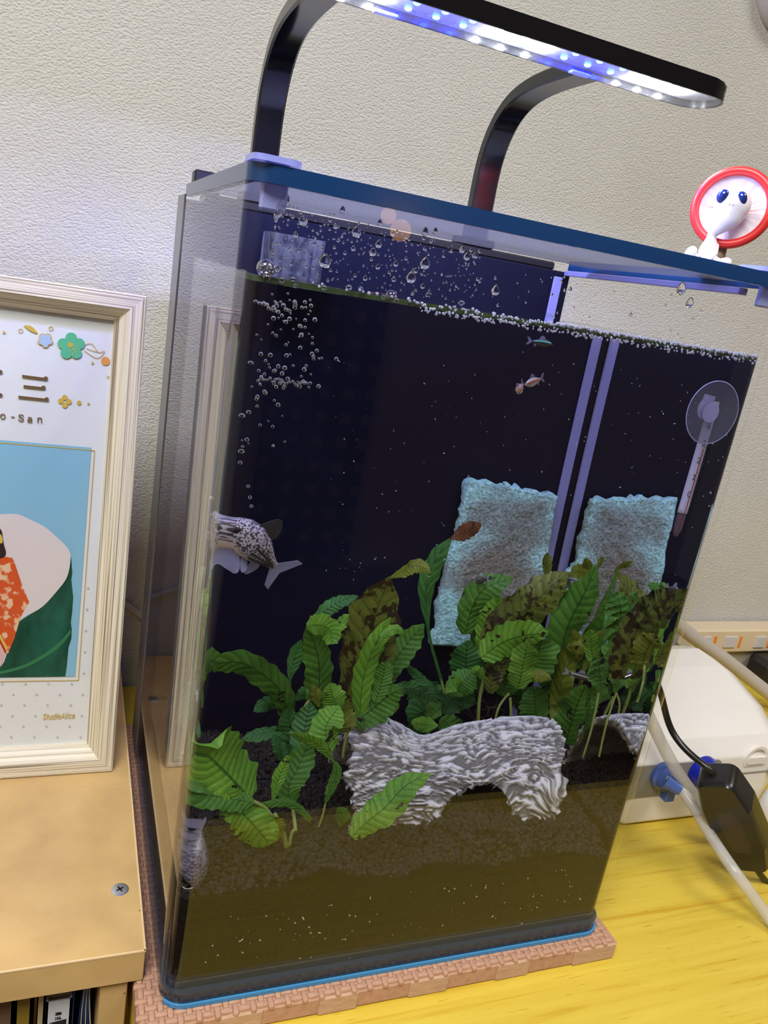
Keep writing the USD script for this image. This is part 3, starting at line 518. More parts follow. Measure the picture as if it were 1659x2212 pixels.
e = np.sort(np.vstack([f[:, [0, 1]], f[:, [1, 2]], f[:, [2, 0]]]), 1); E = np.vstack([f[:, [0, 1]], f[:, [1, 2]], f[:, [2, 0]]]); u, inv, cnt = np.unique(e, axis=0, return_inverse=True, return_counts=True); bd = E[cnt[inv.ravel()] == 1]; N = len(top)
obj('soil_bed', (np.vstack([top, bot]), np.vstack([f, f[:, ::-1] + N, np.column_stack([bd[:, 1], bd[:, 0], bd[:, 0] + N]), np.column_stack([bd[:, 1], bd[:, 0] + N, bd[:, 1] + N])])), 'soil', t, smooth=False)
pt, sc_ = [], []
for _ in range(9500):
    x, y = rng.uniform(.0075, W - .0075), rng.uniform(.0075, YP - .003); pt.append((x, y, soil_z(x, y) - .0004 + rng.normal(0, .0005))); sc_.append(rng.uniform(.0011, .0020))
gm = trimesh.creation.icosphere(1, 1.0); gm.vertices *= (1 + .18 * (meshkit.noise(gm.vertices * 1.7 + 5) - .5))[:, None] * [1, .92, .86]
scatter('granules', t, gm, 'granule', pt, sc_)
pt = [(x, .0049, rng.uniform(.02, .05)) for x in rng.uniform(.02, .25, 70)]
scatter('granule_flecks', t, gm, 'pebble_pale', pt, rng.uniform(.0002, .0007, 70))
# ------------------------------------------------------------------ bark log ornament
t = thing('log_ornament', 'grey hollow bark log ornament with an arched opening, lying on the soil', 'aquarium ornament')
A_, B_ = np.array([.1085, .112, .066]), np.array([.2440, .093, .066]); ax = B_ - A_; LL = np.linalg.norm(ax); ax /= LL; upv = np.array([0, 0, 1.]); fr = np.cross(ax, upv); fr /= np.linalg.norm(fr)   # fr: toward the viewer
if fr[1] > 0: fr = -fr
nu, nt = 230, 210; uu = np.linspace(0, 1, nu); th = np.linspace(-1.8, 1.72, nt); UU, TH = np.meshgrid(uu, th, indexing='ij')   # TH 0 = top, + = front
endl = .10 * (meshkit.fbm(np.stack([TH * 2.6, TH * 0, TH * 0], -1), 4, 3) - .5) ; endr = .06 * (meshkit.fbm(np.stack([TH * 2.5, TH * 0 + 9, TH * 0], -1), 4, 5) - .5)
US = UU + endl * (1 - UU) * 1.6 + endr * UU * 1.2
rad = .0475 - .010 * np.exp(-((UU - .34) / .14) ** 2) * np.cos(np.clip(TH * .8, -1.5, 1.5)) + .003 * np.cos(UU * 7)
rad = rad + .006 * np.exp(-((UU - .36) / .09) ** 2) * np.clip(TH - .9, 0, 1) + .005 * np.exp(-((UU - .84) / .07) ** 2) * np.clip(TH - 1.0, 0, 1)
q = np.stack([US * LL, TH * .046, 0 * TH], -1)
wv = meshkit.fbm(q * 45, 3, 11)[..., None]; swirl = np.stack([wv[..., 0] * .012, (meshkit.fbm(q * 26, 3, 17) - .5) * (.012 + .06 * np.clip(UU - .25, 0, .5)), 0 * TH], -1); q2 = (q + swirl) * [125, 470, 1]
nz = meshkit.fbm(q2, 3, 21); rid = 1 - np.abs(2 * nz - 1); plate = np.clip((rid - .60) * 3.6, 0, 1); rad = rad - .0022 * plate + .003 * (meshkit.fbm(q * 60, 3, 31) - .5) + .0006 * (meshkit.fbm(q * [500, 900, 1], 2, 33) - .5)
P3 = A_ + US[..., None] * LL * ax + rad[..., None] * (np.cos(TH)[..., None] * upv + np.sin(TH)[..., None] * fr * 1.0)
f = gridfaces(nu, nt); uc, tc = US.ravel()[f].mean(1), TH.ravel()[f].mean(1)
keep = ~(((uc - .60) / .185) ** 2 + ((tc - 1.86) / .84) ** 2 < 1) & ~(((uc - .10) / .09) ** 2 + ((tc + .25) / .16) ** 2 < 1)       # the arched opening in front, a notch on top
f = f[keep]; v = P3.reshape(-1, 3); m = trimesh.Trimesh(v, f, process=False)
cen = A_ + ((m.triangles_center - A_) @ ax)[:, None] * ax
if ((m.triangles_center - cen) * m.face_normals).sum(1).mean() < 0: f = f[:, ::-1]
us = np.unique(f); mp = -np.ones(len(v), int); mp[us] = np.arange(len(us)); v, f, gr = v[us], mp[f], plate.ravel()[us]
lg = obj('log_shell', solidify(v, f, .0042), 'bark', t, smooth=True)
UsdGeom.PrimvarsAPI(lg).CreatePrimvar('groove', Sdf.ValueTypeNames.FloatArray, 'vertex').Set(Vt.FloatArray.FromNumpy(np.r_[gr, gr].astype(np.float32)))
# ------------------------------------------------------------------ plants
def P(px, py, y):
    p = wat(px, py, 1, y)
    while p[0] > W - .009 and y > .02: y -= .004; p = wat(px, py, 1, y)
    p[0] = np.clip(p[0], .0085, W - .0085); p[1] = min(p[1], .192); return p
PROF = {'lance': [(0, .10), (.10, .35), (.30, .88), (.50, 1), (.75, .85), (.92, .42), (1, .04)], 'strap': [(0, .28), (.10, .70), (.42, 1), (.70, .90), (.87, .55), (1, .05)],
        'stalked': [(0, .14), (.40, .16), (.52, .6), (.70, 1), (.88, .8), (1, .05)], 'blunt': [(0, .3), (.15, .85), (.5, 1), (.85, .95), (1, .45)], 'thin': [(0, .6), (.5, 1), (1, .2)]}
def leaf(parent, pts, w, y0, y1=None, m='leaf_mid', prof='lance', tilt=.35, wav=.10, fold=.16, seed=None, name='leaf'):
    r = np.random.default_rng(seed if seed is not None else int(pts[0][0] * 31 + pts[-1][1] * 17)); y1 = y0 if y1 is None else y1
    n, k = 34, 9; c2 = spline(pts, n); ts = np.linspace(0, 1, n); yy = y0 + (y1 - y0) * ts
    c = np.array([P(a, b, y) for (a, b), y in zip(c2, yy)])
    for i in range(n): c[i, 2] = max(c[i, 2], soil_z(c[i, 0], c[i, 1]) - .002)
    sc = np.array([np.linalg.norm(wat(a + 1, b, 1, y) - wat(a, b, 1, y)) for (a, b), y in zip(c2, yy)])
    T = np.gradient(c, axis=0); T /= np.linalg.norm(T, axis=1, keepdims=True) + 1e-12
    Vw = c - np.array([-.05, -.42, .37]); Vw /= np.linalg.norm(Vw, axis=1, keepdims=True); S = np.cross(T, Vw); S /= np.linalg.norm(S, axis=1, keepdims=True); Nn = np.cross(S, T)
    tl = tilt * (r.random() * 2 - 1) + .40 * np.sin(ts * 4 + r.random() * 6); S2 = S * np.cos(tl)[:, None] + Nn * np.sin(tl)[:, None]; N2 = np.cross(S2, T)
    h = w * 1.32 / 2 * sc * np.interp(ts, *zip(*PROF[prof])); ph = r.random(4) * 6.3; kk = r.uniform(2, 3.6)
    s = np.linspace(-1, 1, k); v = np.zeros((n, k, 3)); uv = np.zeros((n, k, 2))
    for j, q in enumerate(s):
        e = 1 + abs(q) ** 3 * .08 * np.sin(ts * 6.28 * kk * 2.4 + ph[2 + (q > 0)])
        v[:, j] = c + S2 * (h * q * e)[:, None] + N2 * (h * (fold * abs(q) + wav * np.sin(ts * 6.28 * kk + ph[int(q > 0)]) * q * q))[:, None]; uv[:, j, 0] = ts; uv[:, j, 1] = (q + 1) / 2
    v[..., 0] = np.clip(v[..., 0], .006, W - .006); v[..., 1] = np.clip(v[..., 1], .006, .1965); v[..., 2] = np.minimum(v[..., 2], WL - .004)
    f = gridfaces(n, k); V2, F2 = solidify(v.reshape(-1, 3), f, .00025)
    return obj(name, (V2, F2), m, parent, smooth=True, uv=np.vstack([uv.reshape(-1, 2)] * 2))
def stem(parent, pts, r, y0, y1=None, m='stem', name='stem'):
    y1 = y0 if y1 is None else y1; c2 = spline(pts, 14); yy = np.linspace(y0, y1, 14); c = np.array([P(a, b, y) for (a, b), y in zip(c2, yy)])
    return obj(name, tube(c, r * .00026, 16, 6), m, parent, smooth=True)
# front-left clump
t = thing('water_plant', 'leafy green fern clump rooted at the front left of the soil', 'plant')
ya = .034
leaf(t, [(542, 1730), (505, 1690), (460, 1645), (424, 1612)], 118, .030, .020, 'leaf_bright', 'blunt', .1, .08)
leaf(t, [(548, 1738), (500, 1730), (450, 1722), (405, 1716)], 48, .026, .016, 'leaf_mid', 'blunt', .2)
leaf(t, [(492, 1716), (520, 1755), (548, 1785), (584, 1828)], 60, .022, .026, 'leaf_bright', 'blunt', .2, .12)
leaf(t, [(582, 1768), (598, 1790), (590, 1826)], 30, .028, .028, 'leaf_olive', 'lance', .2)
leaf(t, [(673, 1777), (640, 1745), (600, 1738), (560, 1742), (538, 1722)], 16, .045, .03, 'leaf_mid', 'thin', .3)
leaf(t, [(632, 1742), (625, 1704), (642, 1668), (660, 1626), (671, 1598)], 48, .05, .06, 'leaf_mid', 'strap', .25)
leaf(t, [(590, 1736), (603, 1685), (616, 1655), (626, 1632)], 22, .045, .05, 'leaf_bright', 'lance', .2)
leaf(t, [(704, 1742), (717, 1704), (729, 1668), (722, 1646)], 18, .055, .055, 'leaf_mid', 'lance', .2)
leaf(t, [(722, 1650), (697, 1617), (661, 1598), (627, 1587)], 20, .055, .045, 'leaf_bright', 'lance', .3)
leaf(t, [(717, 1628), (705, 1576), (722, 1545), (735, 1528)], 52, .06, .07, 'leaf_bright', 'strap', .2)
leaf(t, [(735, 1790), (742, 1768), (730, 1748)], 24, .06, .06, 'leaf_mid')
stem(t, [(620, 1834), (612, 1800), (594, 1762)], 4.5, .034, .03); stem(t, [(627, 1830), (634, 1800), (640, 1795)], 3.5, .034); stem(t, [(640, 1800), (637, 1770), (632, 1742)], 4, .036, .05); stem(t, [(625, 1832), (600, 1790), (575, 1750), (548, 1735)], 4, .034, .028)
stem(t, [(690, 1790), (700, 1760), (704, 1740)], 2.5, .055)
# left clump
t = thing('water_plant', 'tall fern clump with long arching leaves near the left glass', 'plant')
yc = .105
leaf(t, [(626, 1564), (611, 1502), (575, 1464), (520, 1434), (463, 1440), (424, 1461)], 46, .11, .07, 'leaf_mid', 'strap', .2)
leaf(t, [(688, 1540), (690, 1490), (690, 1435), (677, 1385), (664, 1355)], 50, yc, yc - .015, 'leaf_mid', 'strap', .15)
leaf(t, [(664, 1357), (685, 1352), (712, 1360), (718, 1394)], 38, yc - .015, yc - .03, 'leaf_bright', 'blunt', .25)
leaf(t, [(676, 1350), (705, 1320), (738, 1301), (776, 1290)], 26, .13, .13, 'leaf_deep', 'lance', .2)
leaf(t, [(722, 1372), (738, 1350), (762, 1330)], 22, .115, .115, 'leaf_bright', 'lance', .2)
leaf(t, [(632, 1540), (628, 1470), (635, 1432), (652, 1384)], 26, .12, .12, 'leaf_deep', 'stalked', .1)
leaf(t, [(610, 1530), (580, 1523), (549, 1540)], 26, .11, .11, 'leaf_deep', 'lance')
leaf(t, [(640, 1515), (660, 1500), (680, 1490)], 24, .12, .12, 'leaf_deep', 'lance')
leaf(t, [(640, 1640), (630, 1590), (622, 1530)], 50, .10, .10, 'leaf_deep', 'strap')
leaf(t, [(632, 1606), (600, 1584), (560, 1590), (524, 1600)], 28, .10, .10, 'leaf_deep', 'lance')
leaf(t, [(650, 1640), (655, 1600), (665, 1550), (672, 1520)], 44, .09, .1, 'leaf_deep', 'strap')
leaf(t, [(612, 1650), (606, 1620), (590, 1590)], 26, .09, .09, 'leaf_deep', 'lance')
leaf(t, [(690, 1530), (684, 1500), (679, 1480)], 18, .10, .10, 'leaf_olive', 'lance')
stem(t, [(648, 1655), (645, 1600), (655, 1540), (688, 1490)], 3.5, .095, yc, 'stem'); stem(t, [(668, 1600), (640, 1550), (612, 1505)], 3, .1, .11, 'root', 'runner')
# brown giant clump left of the log
t = thing('water_plant', 'fern with one large brown-speckled upright leaf behind the log', 'plant')
leaf(t, [(775, 1560), (776, 1500), (789, 1420), (806, 1350), (824, 1296), (846, 1247)], 92, .11, .10, 'leaf_brown', 'strap', .12, .06)
leaf(t, [(844, 1250), (874, 1235), (905, 1224), (932, 1240)], 26, .10, .085, 'leaf_olive', 'lance', .5)
leaf(t, [(780, 1560), (786, 1470), (812, 1395), (845, 1335)], 36, .10, .095, 'leaf_bright', 'strap', .1)
leaf(t, [(812, 1520), (828, 1470), (834, 1432)], 30, .095, .095, 'leaf_mid', 'blunt', .1)
leaf(t, [(820, 1410), (838, 1370), (858, 1362), (874, 1375)], 18, .09, .09, 'leaf_bright', 'lance')
leaf(t, [(832, 1480), (855, 1430), (888, 1385), (918, 1350)], 44, .13, .13, 'leaf_mid', 'strap', .15)
leaf(t, [(762, 1562), (800, 1540), (835, 1510), (870, 1490)], 58, .10, .09, 'leaf_mid', 'strap', .15)
leaf(t, [(840, 1510), (874, 1490), (912, 1497), (948, 1520)], 26, .12, .13, 'leaf_deep', 'strap', .2, .3)
leaf(t, [(752, 1584), (742, 1555), (728, 1522)], 44, .085, .085, 'leaf_olive', 'strap', .2)
leaf(t, [(735, 1540), (722, 1512), (713, 1478)], 40, .08, .08, 'leaf_bright', 'lance', .2)
leaf(t, [(840, 1545), (855, 1530), (862, 1520)], 16, .12, .12, 'leaf_olive', 'lance')
stem(t, [(742, 1640), (748, 1600), (760, 1565)], 3.5, .09); stem(t, [(760, 1600), (770, 1580), (778, 1555)], 4, .1)
# middle clump
t = thing('water_plant', 'bushy fern clump with a tall strap leaf in the middle behind the log', 'plant')
leaf(t, [(962, 1497), (944, 1433), (930, 1380), (923, 1320), (924, 1262), (938, 1222), (955, 1192), (978, 1163)], 32, .15, .14, 'leaf_deep', 'stalked', .1, .06)
leaf(t, [(975, 1166), (1008, 1150), (1042, 1132)], 26, .14, .13, 'leaf_rust', 'lance', .2)
leaf(t, [(1008, 1372), (1013, 1344), (1023, 1312), (1046, 1276), (1078, 1261), (1112, 1250)], 46, .16, .15, 'leaf_mid', 'strap', .15)
leaf(t, [(1048, 1425), (1055, 1370), (1068, 1330), (1079, 1285)], 46, .15, .15, 'leaf_bright', 'strap', .15)
leaf(t, [(1040, 1500), (1036, 1420), (1042, 1350), (1062, 1300)], 34, .165, .165, 'leaf_mid', 'strap', .15)
leaf(t, [(1050, 1400), (1093, 1352), (1141, 1316), (1190, 1272), (1232, 1238)], 66, .145, .135, 'leaf_brown', 'strap', .1, .08)
leaf(t, [(1230, 1246), (1255, 1236), (1272, 1243)], 22, .135, .125, 'leaf_olive', 'lance', .3)
leaf(t, [(1268, 1248), (1272, 1228), (1266, 1208)], 16, .13, .12, 'leaf_olive', 'lance', .3)
leaf(t, [(1182, 1250), (1184, 1222), (1184, 1195)], 16, .17, .17, 'leaf_olive', 'lance', .3)
leaf(t, [(1042, 1424), (1081, 1394), (1129, 1376), (1188, 1369)], 56, .135, .125, 'leaf_bright', 'strap', .2)
leaf(t, [(1140, 1470), (1158, 1430), (1172, 1385)], 64, .14, .13, 'leaf_mid', 'blunt', .15)
leaf(t, [(1122, 1490), (1131, 1445), (1141, 1396)], 42, .125, .115, 'leaf_bright', 'blunt', .1)
leaf(t, [(1010, 1490), (1008, 1440), (1013, 1385)], 54, .155, .155, 'leaf_deep', 'strap', .15)
leaf(t, [(970, 1505), (1000, 1478), (1028, 1452)], 46, .14, .14, 'leaf_mid', 'lance', .2)
leaf(t, [(955, 1500), (910, 1468), (876, 1436)], 15, .15, .15, 'leaf_deep', 'lance')
leaf(t, [(1060, 1500), (1078, 1440), (1120, 1400)], 34, .14, .14, 'leaf_brown', 'strap')
leaf(t, [(1085, 1505), (1100, 1465), (1108, 1420)], 46, .15, .15, 'leaf_mid', 'strap')
leaf(t, [(1136, 1472), (1165, 1462), (1194, 1471)], 20, .125, .12, 'leaf_olive', 'strap')
leaf(t, [(1160, 1572), (1159, 1525), (1153, 1484)], 50, .14, .14, 'leaf_mid', 'strap', .1)
leaf(t, [(1138, 1560), (1132, 1510), (1122, 1480)], 36, .165, .165, 'leaf_deep', 'strap', .1)
leaf(t, [(1042, 1470), (1036, 1455), (1020, 1448)], 18, .13, .13, 'leaf_bright', 'lance')
stem(t, [(962, 1500), (950, 1455), (940, 1420)], 4, .15); stem(t, [(1072, 1585), (1078, 1535), (1102, 1500)], 3.5, .14); stem(t, [(1104, 1575), (1106, 1540), (1104, 1510)], 4, .14); stem(t, [(1035, 1560), (1040, 1500), (1060, 1440)], 5, .15)
for k in range(7):
    a = rng.uniform(1010, 1080); stem(t, [(a, 1560), (a + rng.uniform(-30, 30), 1540), (a + rng.uniform(-25, 25), 1505 + rng.uniform(0, 30))], 1.1, rng.uniform(.14, .17), None, 'root', 'root')
# low rosette
t = thing('water_plant', 'low rosette of broad dark leaves at the left rear of the log', 'plant')
for pts, w, y, m in (([(950, 1552), (918, 1540), (895, 1572)], 58, .15, 'leaf_deep'), ([(956, 1548), (938, 1535), (924, 1524)], 30, .14, 'leaf_mid'), ([(952, 1556), (968, 1566), (975, 1580)], 34, .135, 'leaf_mid'), ([(972, 1555), (985, 1568), (998, 1580)], 26, .15, 'leaf_mid'),
                     ([(948, 1570), (920, 1568), (890, 1562)], 26, .135, 'leaf_bright'), ([(950, 1545), (920, 1505), (905, 1480)], 60, .17, 'leaf_deep'), ([(960, 1545), (975, 1520), (990, 1500)], 44, .16, 'leaf_deep'), ([(930, 1590), (905, 1585), (890, 1560)], 40, .16, 'leaf_deep'),
                     ([(965, 1500), (985, 1480), (1004, 1478)], 24, .135, 'leaf_bright'), ([(990, 1540), (1000, 1510), (1020, 1480)], 46, .16, 'leaf_deep')):
    leaf(t, pts, w, y, None, m, 'lance', .3)
# right clump
t = thing('water_plant', 'broad wavy-leaved fern clump rooted behind the right end of the log', 'plant')
leaf(t, [(1216, 1580), (1213, 1489), (1228, 1443), (1250, 1398), (1238, 1362)], 42, .135, .125, 'leaf_olive', 'strap', .1, .3)
leaf(t, [(1225, 1610), (1238, 1560), (1252, 1520), (1268, 1482)], 58, .12, .11, 'leaf_mid', 'strap', .1, .3)
leaf(t, [(1222, 1450), (1220, 1390), (1240, 1330), (1262, 1290), (1290, 1224)], 62, .14, .12, 'leaf_mid', 'strap', .15)
leaf(t, [(1285, 1440), (1280, 1395), (1278, 1362)], 26, .10, .095, 'leaf_bright', 'lance', .15)
leaf(t, [(1300, 1500), (1298, 1450), (1290, 1420)], 36, .10, .10, 'leaf_mid', 'lance', .15)
leaf(t, [(1330, 1400), (1345, 1340), (1335, 1280)], 60, .09, .085, 'leaf_mid', 'strap', .15)
leaf(t, [(1340, 1470), (1372, 1380), (1420, 1310), (1455, 1280)], 56, .075, .06, 'leaf_brown', 'strap', .15)
leaf(t, [(1390, 1445), (1400, 1410), (1422, 1372)], 46, .06, .055, 'leaf_olive', 'strap', .15)
leaf(t, [(1200, 1500), (1192, 1450), (1205, 1380)], 44, .165, .165, 'leaf_deep', 'strap', .15)
stem(t, [(1262, 1640), (1285, 1560), (1296, 1500)], 3, .10); stem(t, [(1380, 1520), (1392, 1480), (1396, 1440)], 3.2, .06); stem(t, [(1205, 1575), (1202, 1540), (1200, 1500)], 3.5, .16)
# loose leaf against the log
t = thing('fallen_leaf', 'single bright green speckled leaf resting against the front of the log', 'leaf')
leaf(t, [(762, 1812), (800, 1775), (832, 1750), (880, 1700), (932, 1676)], 56, .020, .040, 'leaf_bright', 'strap', .05, .10, name='leaf_blade')
# ------------------------------------------------------------------ filter wool pad held on the partition
gu = np.linspace(0, 1, 34); gv = np.linspace(0, 1, 60); UU_, VV_ = np.meshgrid(gu, gv, indexing='ij'); cs = [wat(*q, 1, .1912) for q in ((930, 1395), (1162, 1412), (1010, 1034), (1206, 1070))]
Q = (cs[0] * (1 - UU_[..., None]) + cs[1] * UU_[..., None]) * (1 - VV_[..., None]) + (cs[2] * (1 - UU_[..., None]) + cs[3] * UU_[..., None]) * VV_[..., None]; XX, ZZ = Q[..., 0], Q[..., 2]
fb = meshkit.fbm(np.stack([XX * 300, ZZ * 300, 0 * XX], -1), 3, 5); XX2 = np.minimum(XX + (meshkit.noise(np.stack([XX * 0 + (UU_ > .5), ZZ * 60, 0 * XX], -1), 3) - .5) * .003, W - .0150); ZZ2 = ZZ + (meshkit.noise(np.stack([XX * 400, 0 * XX, 0 * XX], -1), 8) - .5) * .003 * (VV_ > .98)
v = np.stack([XX2, .1912 - .0022 * fb, ZZ2], -1).reshape(-1, 3); f = gridfaces(34, 60); m = trimesh.Trimesh(v, f, process=False); f = f if m.face_normals[:, 1].mean() < 0 else f[:, ::-1]
t = thing('filter_pad', 'pale aqua filter wool pad with a dirty brown centre, on the black back', 'filter pad')
obj('wool', solidify(v, f, .006), 'wool', t, smooth=True)
# ------------------------------------------------------------------ thermometer with its sucker, inside the front glass
t = thing('thermometer', 'thin glass aquarium thermometer on a clear suction cup, upper right of the front glass', 'thermometer')
c = wat(1543, 893, 1, .006); tp, bt = wat(1548, 868, 1, .0165), wat(1463, 1160, 1, .0125); dr = tp - bt; TL = np.linalg.norm(dr); dr /= TL
obj('suction_cup', place(lathe([(0, .0016), (.006, .0022), (.012, .0012), (.0163, 0), (.0160, -.0009), (.012, -.0004), (.004, .0004), (0, .0004)], 40), c, basis((0, 1, 0))), 'suction', t)
obj('cup_rim', place(trimesh.creation.torus(.0161, .0003, 56, 8), c + [0, -.0003, 0], basis((0, 1, 0))), 'suction_core', t, smooth=True)
obj('suction_knob', place(lathe([(0, 0), (.0052, 0), (.0045, .004), (.0030, .005), (.0034, .008), (0, .0085)], 28), c + [0, .0016, 0], basis((0, 1, 0))), 'suction_core', t)
obj('holder', cat_([ball(c + [.0006, .009, .001], .0052, 2, (1, .5, 1.1)), tube([c + [0, .009, -.002], c + [.001, .009, .008]], .0034, 8, 10)]), 'suction_core', t)
obj('glass_tube', tube([bt + dr * .013, bt + dr * (TL * .5), tp], .0030, 20, 18), 'thermo_tube', t, smooth=True)
obj('bulb_glass', tube([bt, bt + dr * .006, bt + dr * .013], [.0013, .0025, .0027, .0027, .0027], 14, 14), 'suction', t, smooth=True)
obj('bulb_spirit', tube([bt + dr * .001, bt + dr * .006, bt + dr * .0125], [.0010, .0019, .0021, .0021], 12, 12), 'thermo_bulb', t, smooth=True)
nrm = np.array([0, -1, 0]) - dr * (np.array([0, -1, 0]) @ dr); nrm /= np.linalg.norm(nrm); sd = np.cross(dr, nrm); sd = -sd if sd[0] < 0 else sd
obj('spirit_column', tube([bt + dr * .013 + nrm * .0031, bt + dr * (TL * .66) + nrm * .0031], .00028, 8, 6), 'thermo_red', t)
tk, Rm = [], np.column_stack([sd, dr, np.cross(sd, dr)])
a0, a4 = TL * .30, TL * .80
for k in range(41):
    L = .0030 if k % 10 == 0 else .0022 if k % 5 == 0 else .0016
    b_ = trimesh.creation.box((L, .00022, .00015)); b_.apply_translation((.0027 - L / 2, a0 + (a4 - a0) * k / 40, 0)); tk.append(b_)
for k, s in enumerate('01234'):
    g = meshkit.text_mesh(s, .0030, .00012); g.apply_translation((-.0022, a0 + (a4 - a0) * k / 4 + .0004, 0)); tk.append(g)
obj('scale_marks', place(cat_(tk), bt + nrm * .0032, Rm), 'ink', t, smooth=False)
# ------------------------------------------------------------------ fish
def fish(name, label, cat, nose, tail, up, deep, thick, skin_m, fins='small', stripes=False, bend=0.0):
    """body lofted nose to tail in its own axes (x forward, z up), set into the tank by a matrix on the thing"""
    nose, tail = np.asarray(nose), np.asarray(tail); F = nose - tail; L = np.linalg.norm(F); F = F / L; Uv = np.asarray(up, float); Uv -= F * (F @ Uv); Uv /= np.linalg.norm(Uv); S = np.cross(Uv, F)
    x = UsdGeom.Xform.Define(stage, path_of(name, None)); M = np.eye(4); M[0, :3] = F; M[1, :3] = S; M[2, :3] = Uv; M[3, :3] = (nose + tail) / 2; x.AddTransformOp().Set(Gf.Matrix4d(*M.ravel().tolist()))
    t = tag(x.GetPrim(), label, cat)
    s = np.array([0, .04, .12, .25, .42, .60, .76, .86, .92]); hh = np.array([.02, .22, .52, .86, 1, .82, .48, .30, .26]); n = 26
    q = np.linspace(0, .92, n); hv = np.interp(q, s, hh) * deep; wv = np.interp(q, s, np.array([.02, .30, .62, .92, 1, .75, .40, .20, .08])) * thick; g = np.arange(16) * 2 * np.pi / 16
    xs = L / 2 - q * L; by = bend * L * (q - .3) ** 2; zoff = -.10 * hv
    v = np.array([[(xs[i], by[i] + wv[i] * math.cos(a), zoff[i] * 0 + hv[i] * math.sin(a) * (1 if math.sin(a) > 0 else (.72 if fins == 'cory' else .95))) for a in g] for i in range(n)]).reshape(-1, 3); f = []
    for i in range(n - 1):
        for j in range(16): a, b = i * 16 + j, i * 16 + (j + 1) % 16; f += [(a, b, b + 16), (a, b + 16, a + 16)]
    v = np.vstack([v, [(L / 2, by[0], 0), (xs[-1], by[-1], 0)]]); e = n * 16
    for j in range(16): f += [(e, (j + 1) % 16, j), (e + 1, (n - 1) * 16 + j, (n - 1) * 16 + (j + 1) % 16)]
    m = trimesh.Trimesh(v, f, process=False); m.fix_normals(); obj('body', m, skin_m, t, smooth=True)
    def finplate(pts, m_='fin', nm='fin', th=.0004, rot=None, pos=(0, 0, 0)):
        P_ = trimesh.creation.extrude_polygon(sg.Polygon(spline(pts + [pts[0]], 40)).buffer(0).convex_hull if len(pts) < 5 else sg.Polygon(pts), th, engine='earcut'); P_.apply_translation((0, 0, -th / 2)); P_.apply_transform(trimesh.transformations.rotation_matrix(math.pi / 2, (1, 0, 0)))
        if rot is not None: P_.apply_transform(rot)
        P_.apply_translation(pos); obj(nm, P_, m_, t, smooth=False)
    b = by[-1]
    finplate([(-L * .40, deep * .22), (-L * .54, deep * 1.0), (-L * .62, deep * 1.05), (-L * .53, 0), (-L * .62, -deep * .95), (-L * .54, -deep * .9), (-L * .40, -deep * .2)], 'fin', 'tail_fin', pos=(0, b, 0))
    finplate([(L * .16, deep * .85), (L * .05, deep * 1.75), (-L * .06, deep * 1.5), (-L * .10, deep * .85)], 'fin_dark' if stripes else 'fin', 'dorsal_fin', pos=(0, by[8], 0))
    finplate([(-L * .16, -deep * .5), (-L * .26, -deep * 1.15), (-L * .28, -deep * .4)], 'fin', 'anal_fin', pos=(0, by[16], 0))
    for sgn in (-1, 1):
        if fins == 'cory':
            R1 = trimesh.transformations.rotation_matrix(sgn * 1.1, (1, 0, 0)); finplate([(L * .22, 0), (L * .06, -deep * 1.35), (-L * .04, -deep * 1.1), (L * .14, 0)], 'fin', 'pectoral_fin', rot=R1, pos=(0, 0, -deep * .45))
            finplate([(L * .02, 0), (-L * .10, -deep * .9), (-L * .14, -deep * .6), (-L * .05, 0)], 'fin', 'pelvic_fin', rot=R1, pos=(0, 0, -deep * .5))
            obj('barbel', tube([(L * .47, sgn * thick * .2, -deep * .1), (L * .50, sgn * thick * .45, -deep * .35), (L * .485, sgn * thick * .5, -deep * .6)], .0003, 8, 5), 'fish_silver', t)
        ey = np.interp(.17, q, wv); obj('eye', cat_([ball((L / 2 - .17 * L, sgn * ey * .86 + by[4], np.interp(.17, q, hv) * .30), deep * (.17 if fins == 'cory' else .22), 2, (1, .6, 1))]), 'fish_eye', t)
        if stripes:
            for zz, x0_, x1_ in ((-.02, .0, -.40), (.30, .02, -.34), (-.34, -.02, -.34)):
                pts = [];
                for u in np.linspace(x0_, x1_, 7): qq = .5 - u; w_, h_ = np.interp(qq, q, wv), np.interp(qq, q, hv); k_ = math.sqrt(max(0, 1 - zz * zz)); pts.append((u * L, sgn * (w_ * k_ + .00005) + np.interp(qq, q, by), zz * h_))
                obj('side_stripe', tube(pts, .00055, 14, 6), 'stripe', t)
    return t
fish('catfish', 'spotted grey catfish with dark side stripes, head up beside the left glass', 'fish', P(470, 1122, .028), P(602, 1236, .034), (.62, -.22, .7), .0104, .0072, 'cory_skin', 'cory', True)
fish('catfish', 'pale violet catfish diving towards the soil in the front left corner', 'fish', P(424, 1925, .012), P(436, 1782, .022), (.25, -.95, .25), .0052, .0056, 'cory_pale', 'cory')
def small(label, a, b, y, deep, m, extra=None, up=(0, 0, 1)):
    t = fish('small_fish', label, 'fish', P(*a, y), P(*b, y + .002), up, deep, deep * .55, m)
    if extra: L = np.linalg.norm(P(*a, y) - P(*b, y + .002)); [obj('side_line', tube([(L * .38, s * deep * .36, deep * .25), (0, s * deep * .58, deep * .35), (-L * .33, s * deep * .28, deep * .15)], .0005, 12, 6), extra, t) for s in (-1, 1)]
small('tiny silver fish with a glowing turquoise line just under the water line', (1197, 745), (1146, 737), .12, .0022, 'fish_dark', 'fish_neon')
small('tiny pale fish with a reddish tail in mid water', (1136, 833), (1174, 818), .09, .0026, 'fish_silver', 'fish_red')
small('tiny cream-bellied fish turned head down in mid water', (1120, 852), (1132, 828), .085, .0030, 'fish_silver', 'fish_red')
small('tiny dark silver-lined fish among the leaves at the right', (1283, 1472), (1226, 1454), .085, .0024, 'fish_dark', 'fish_silver')
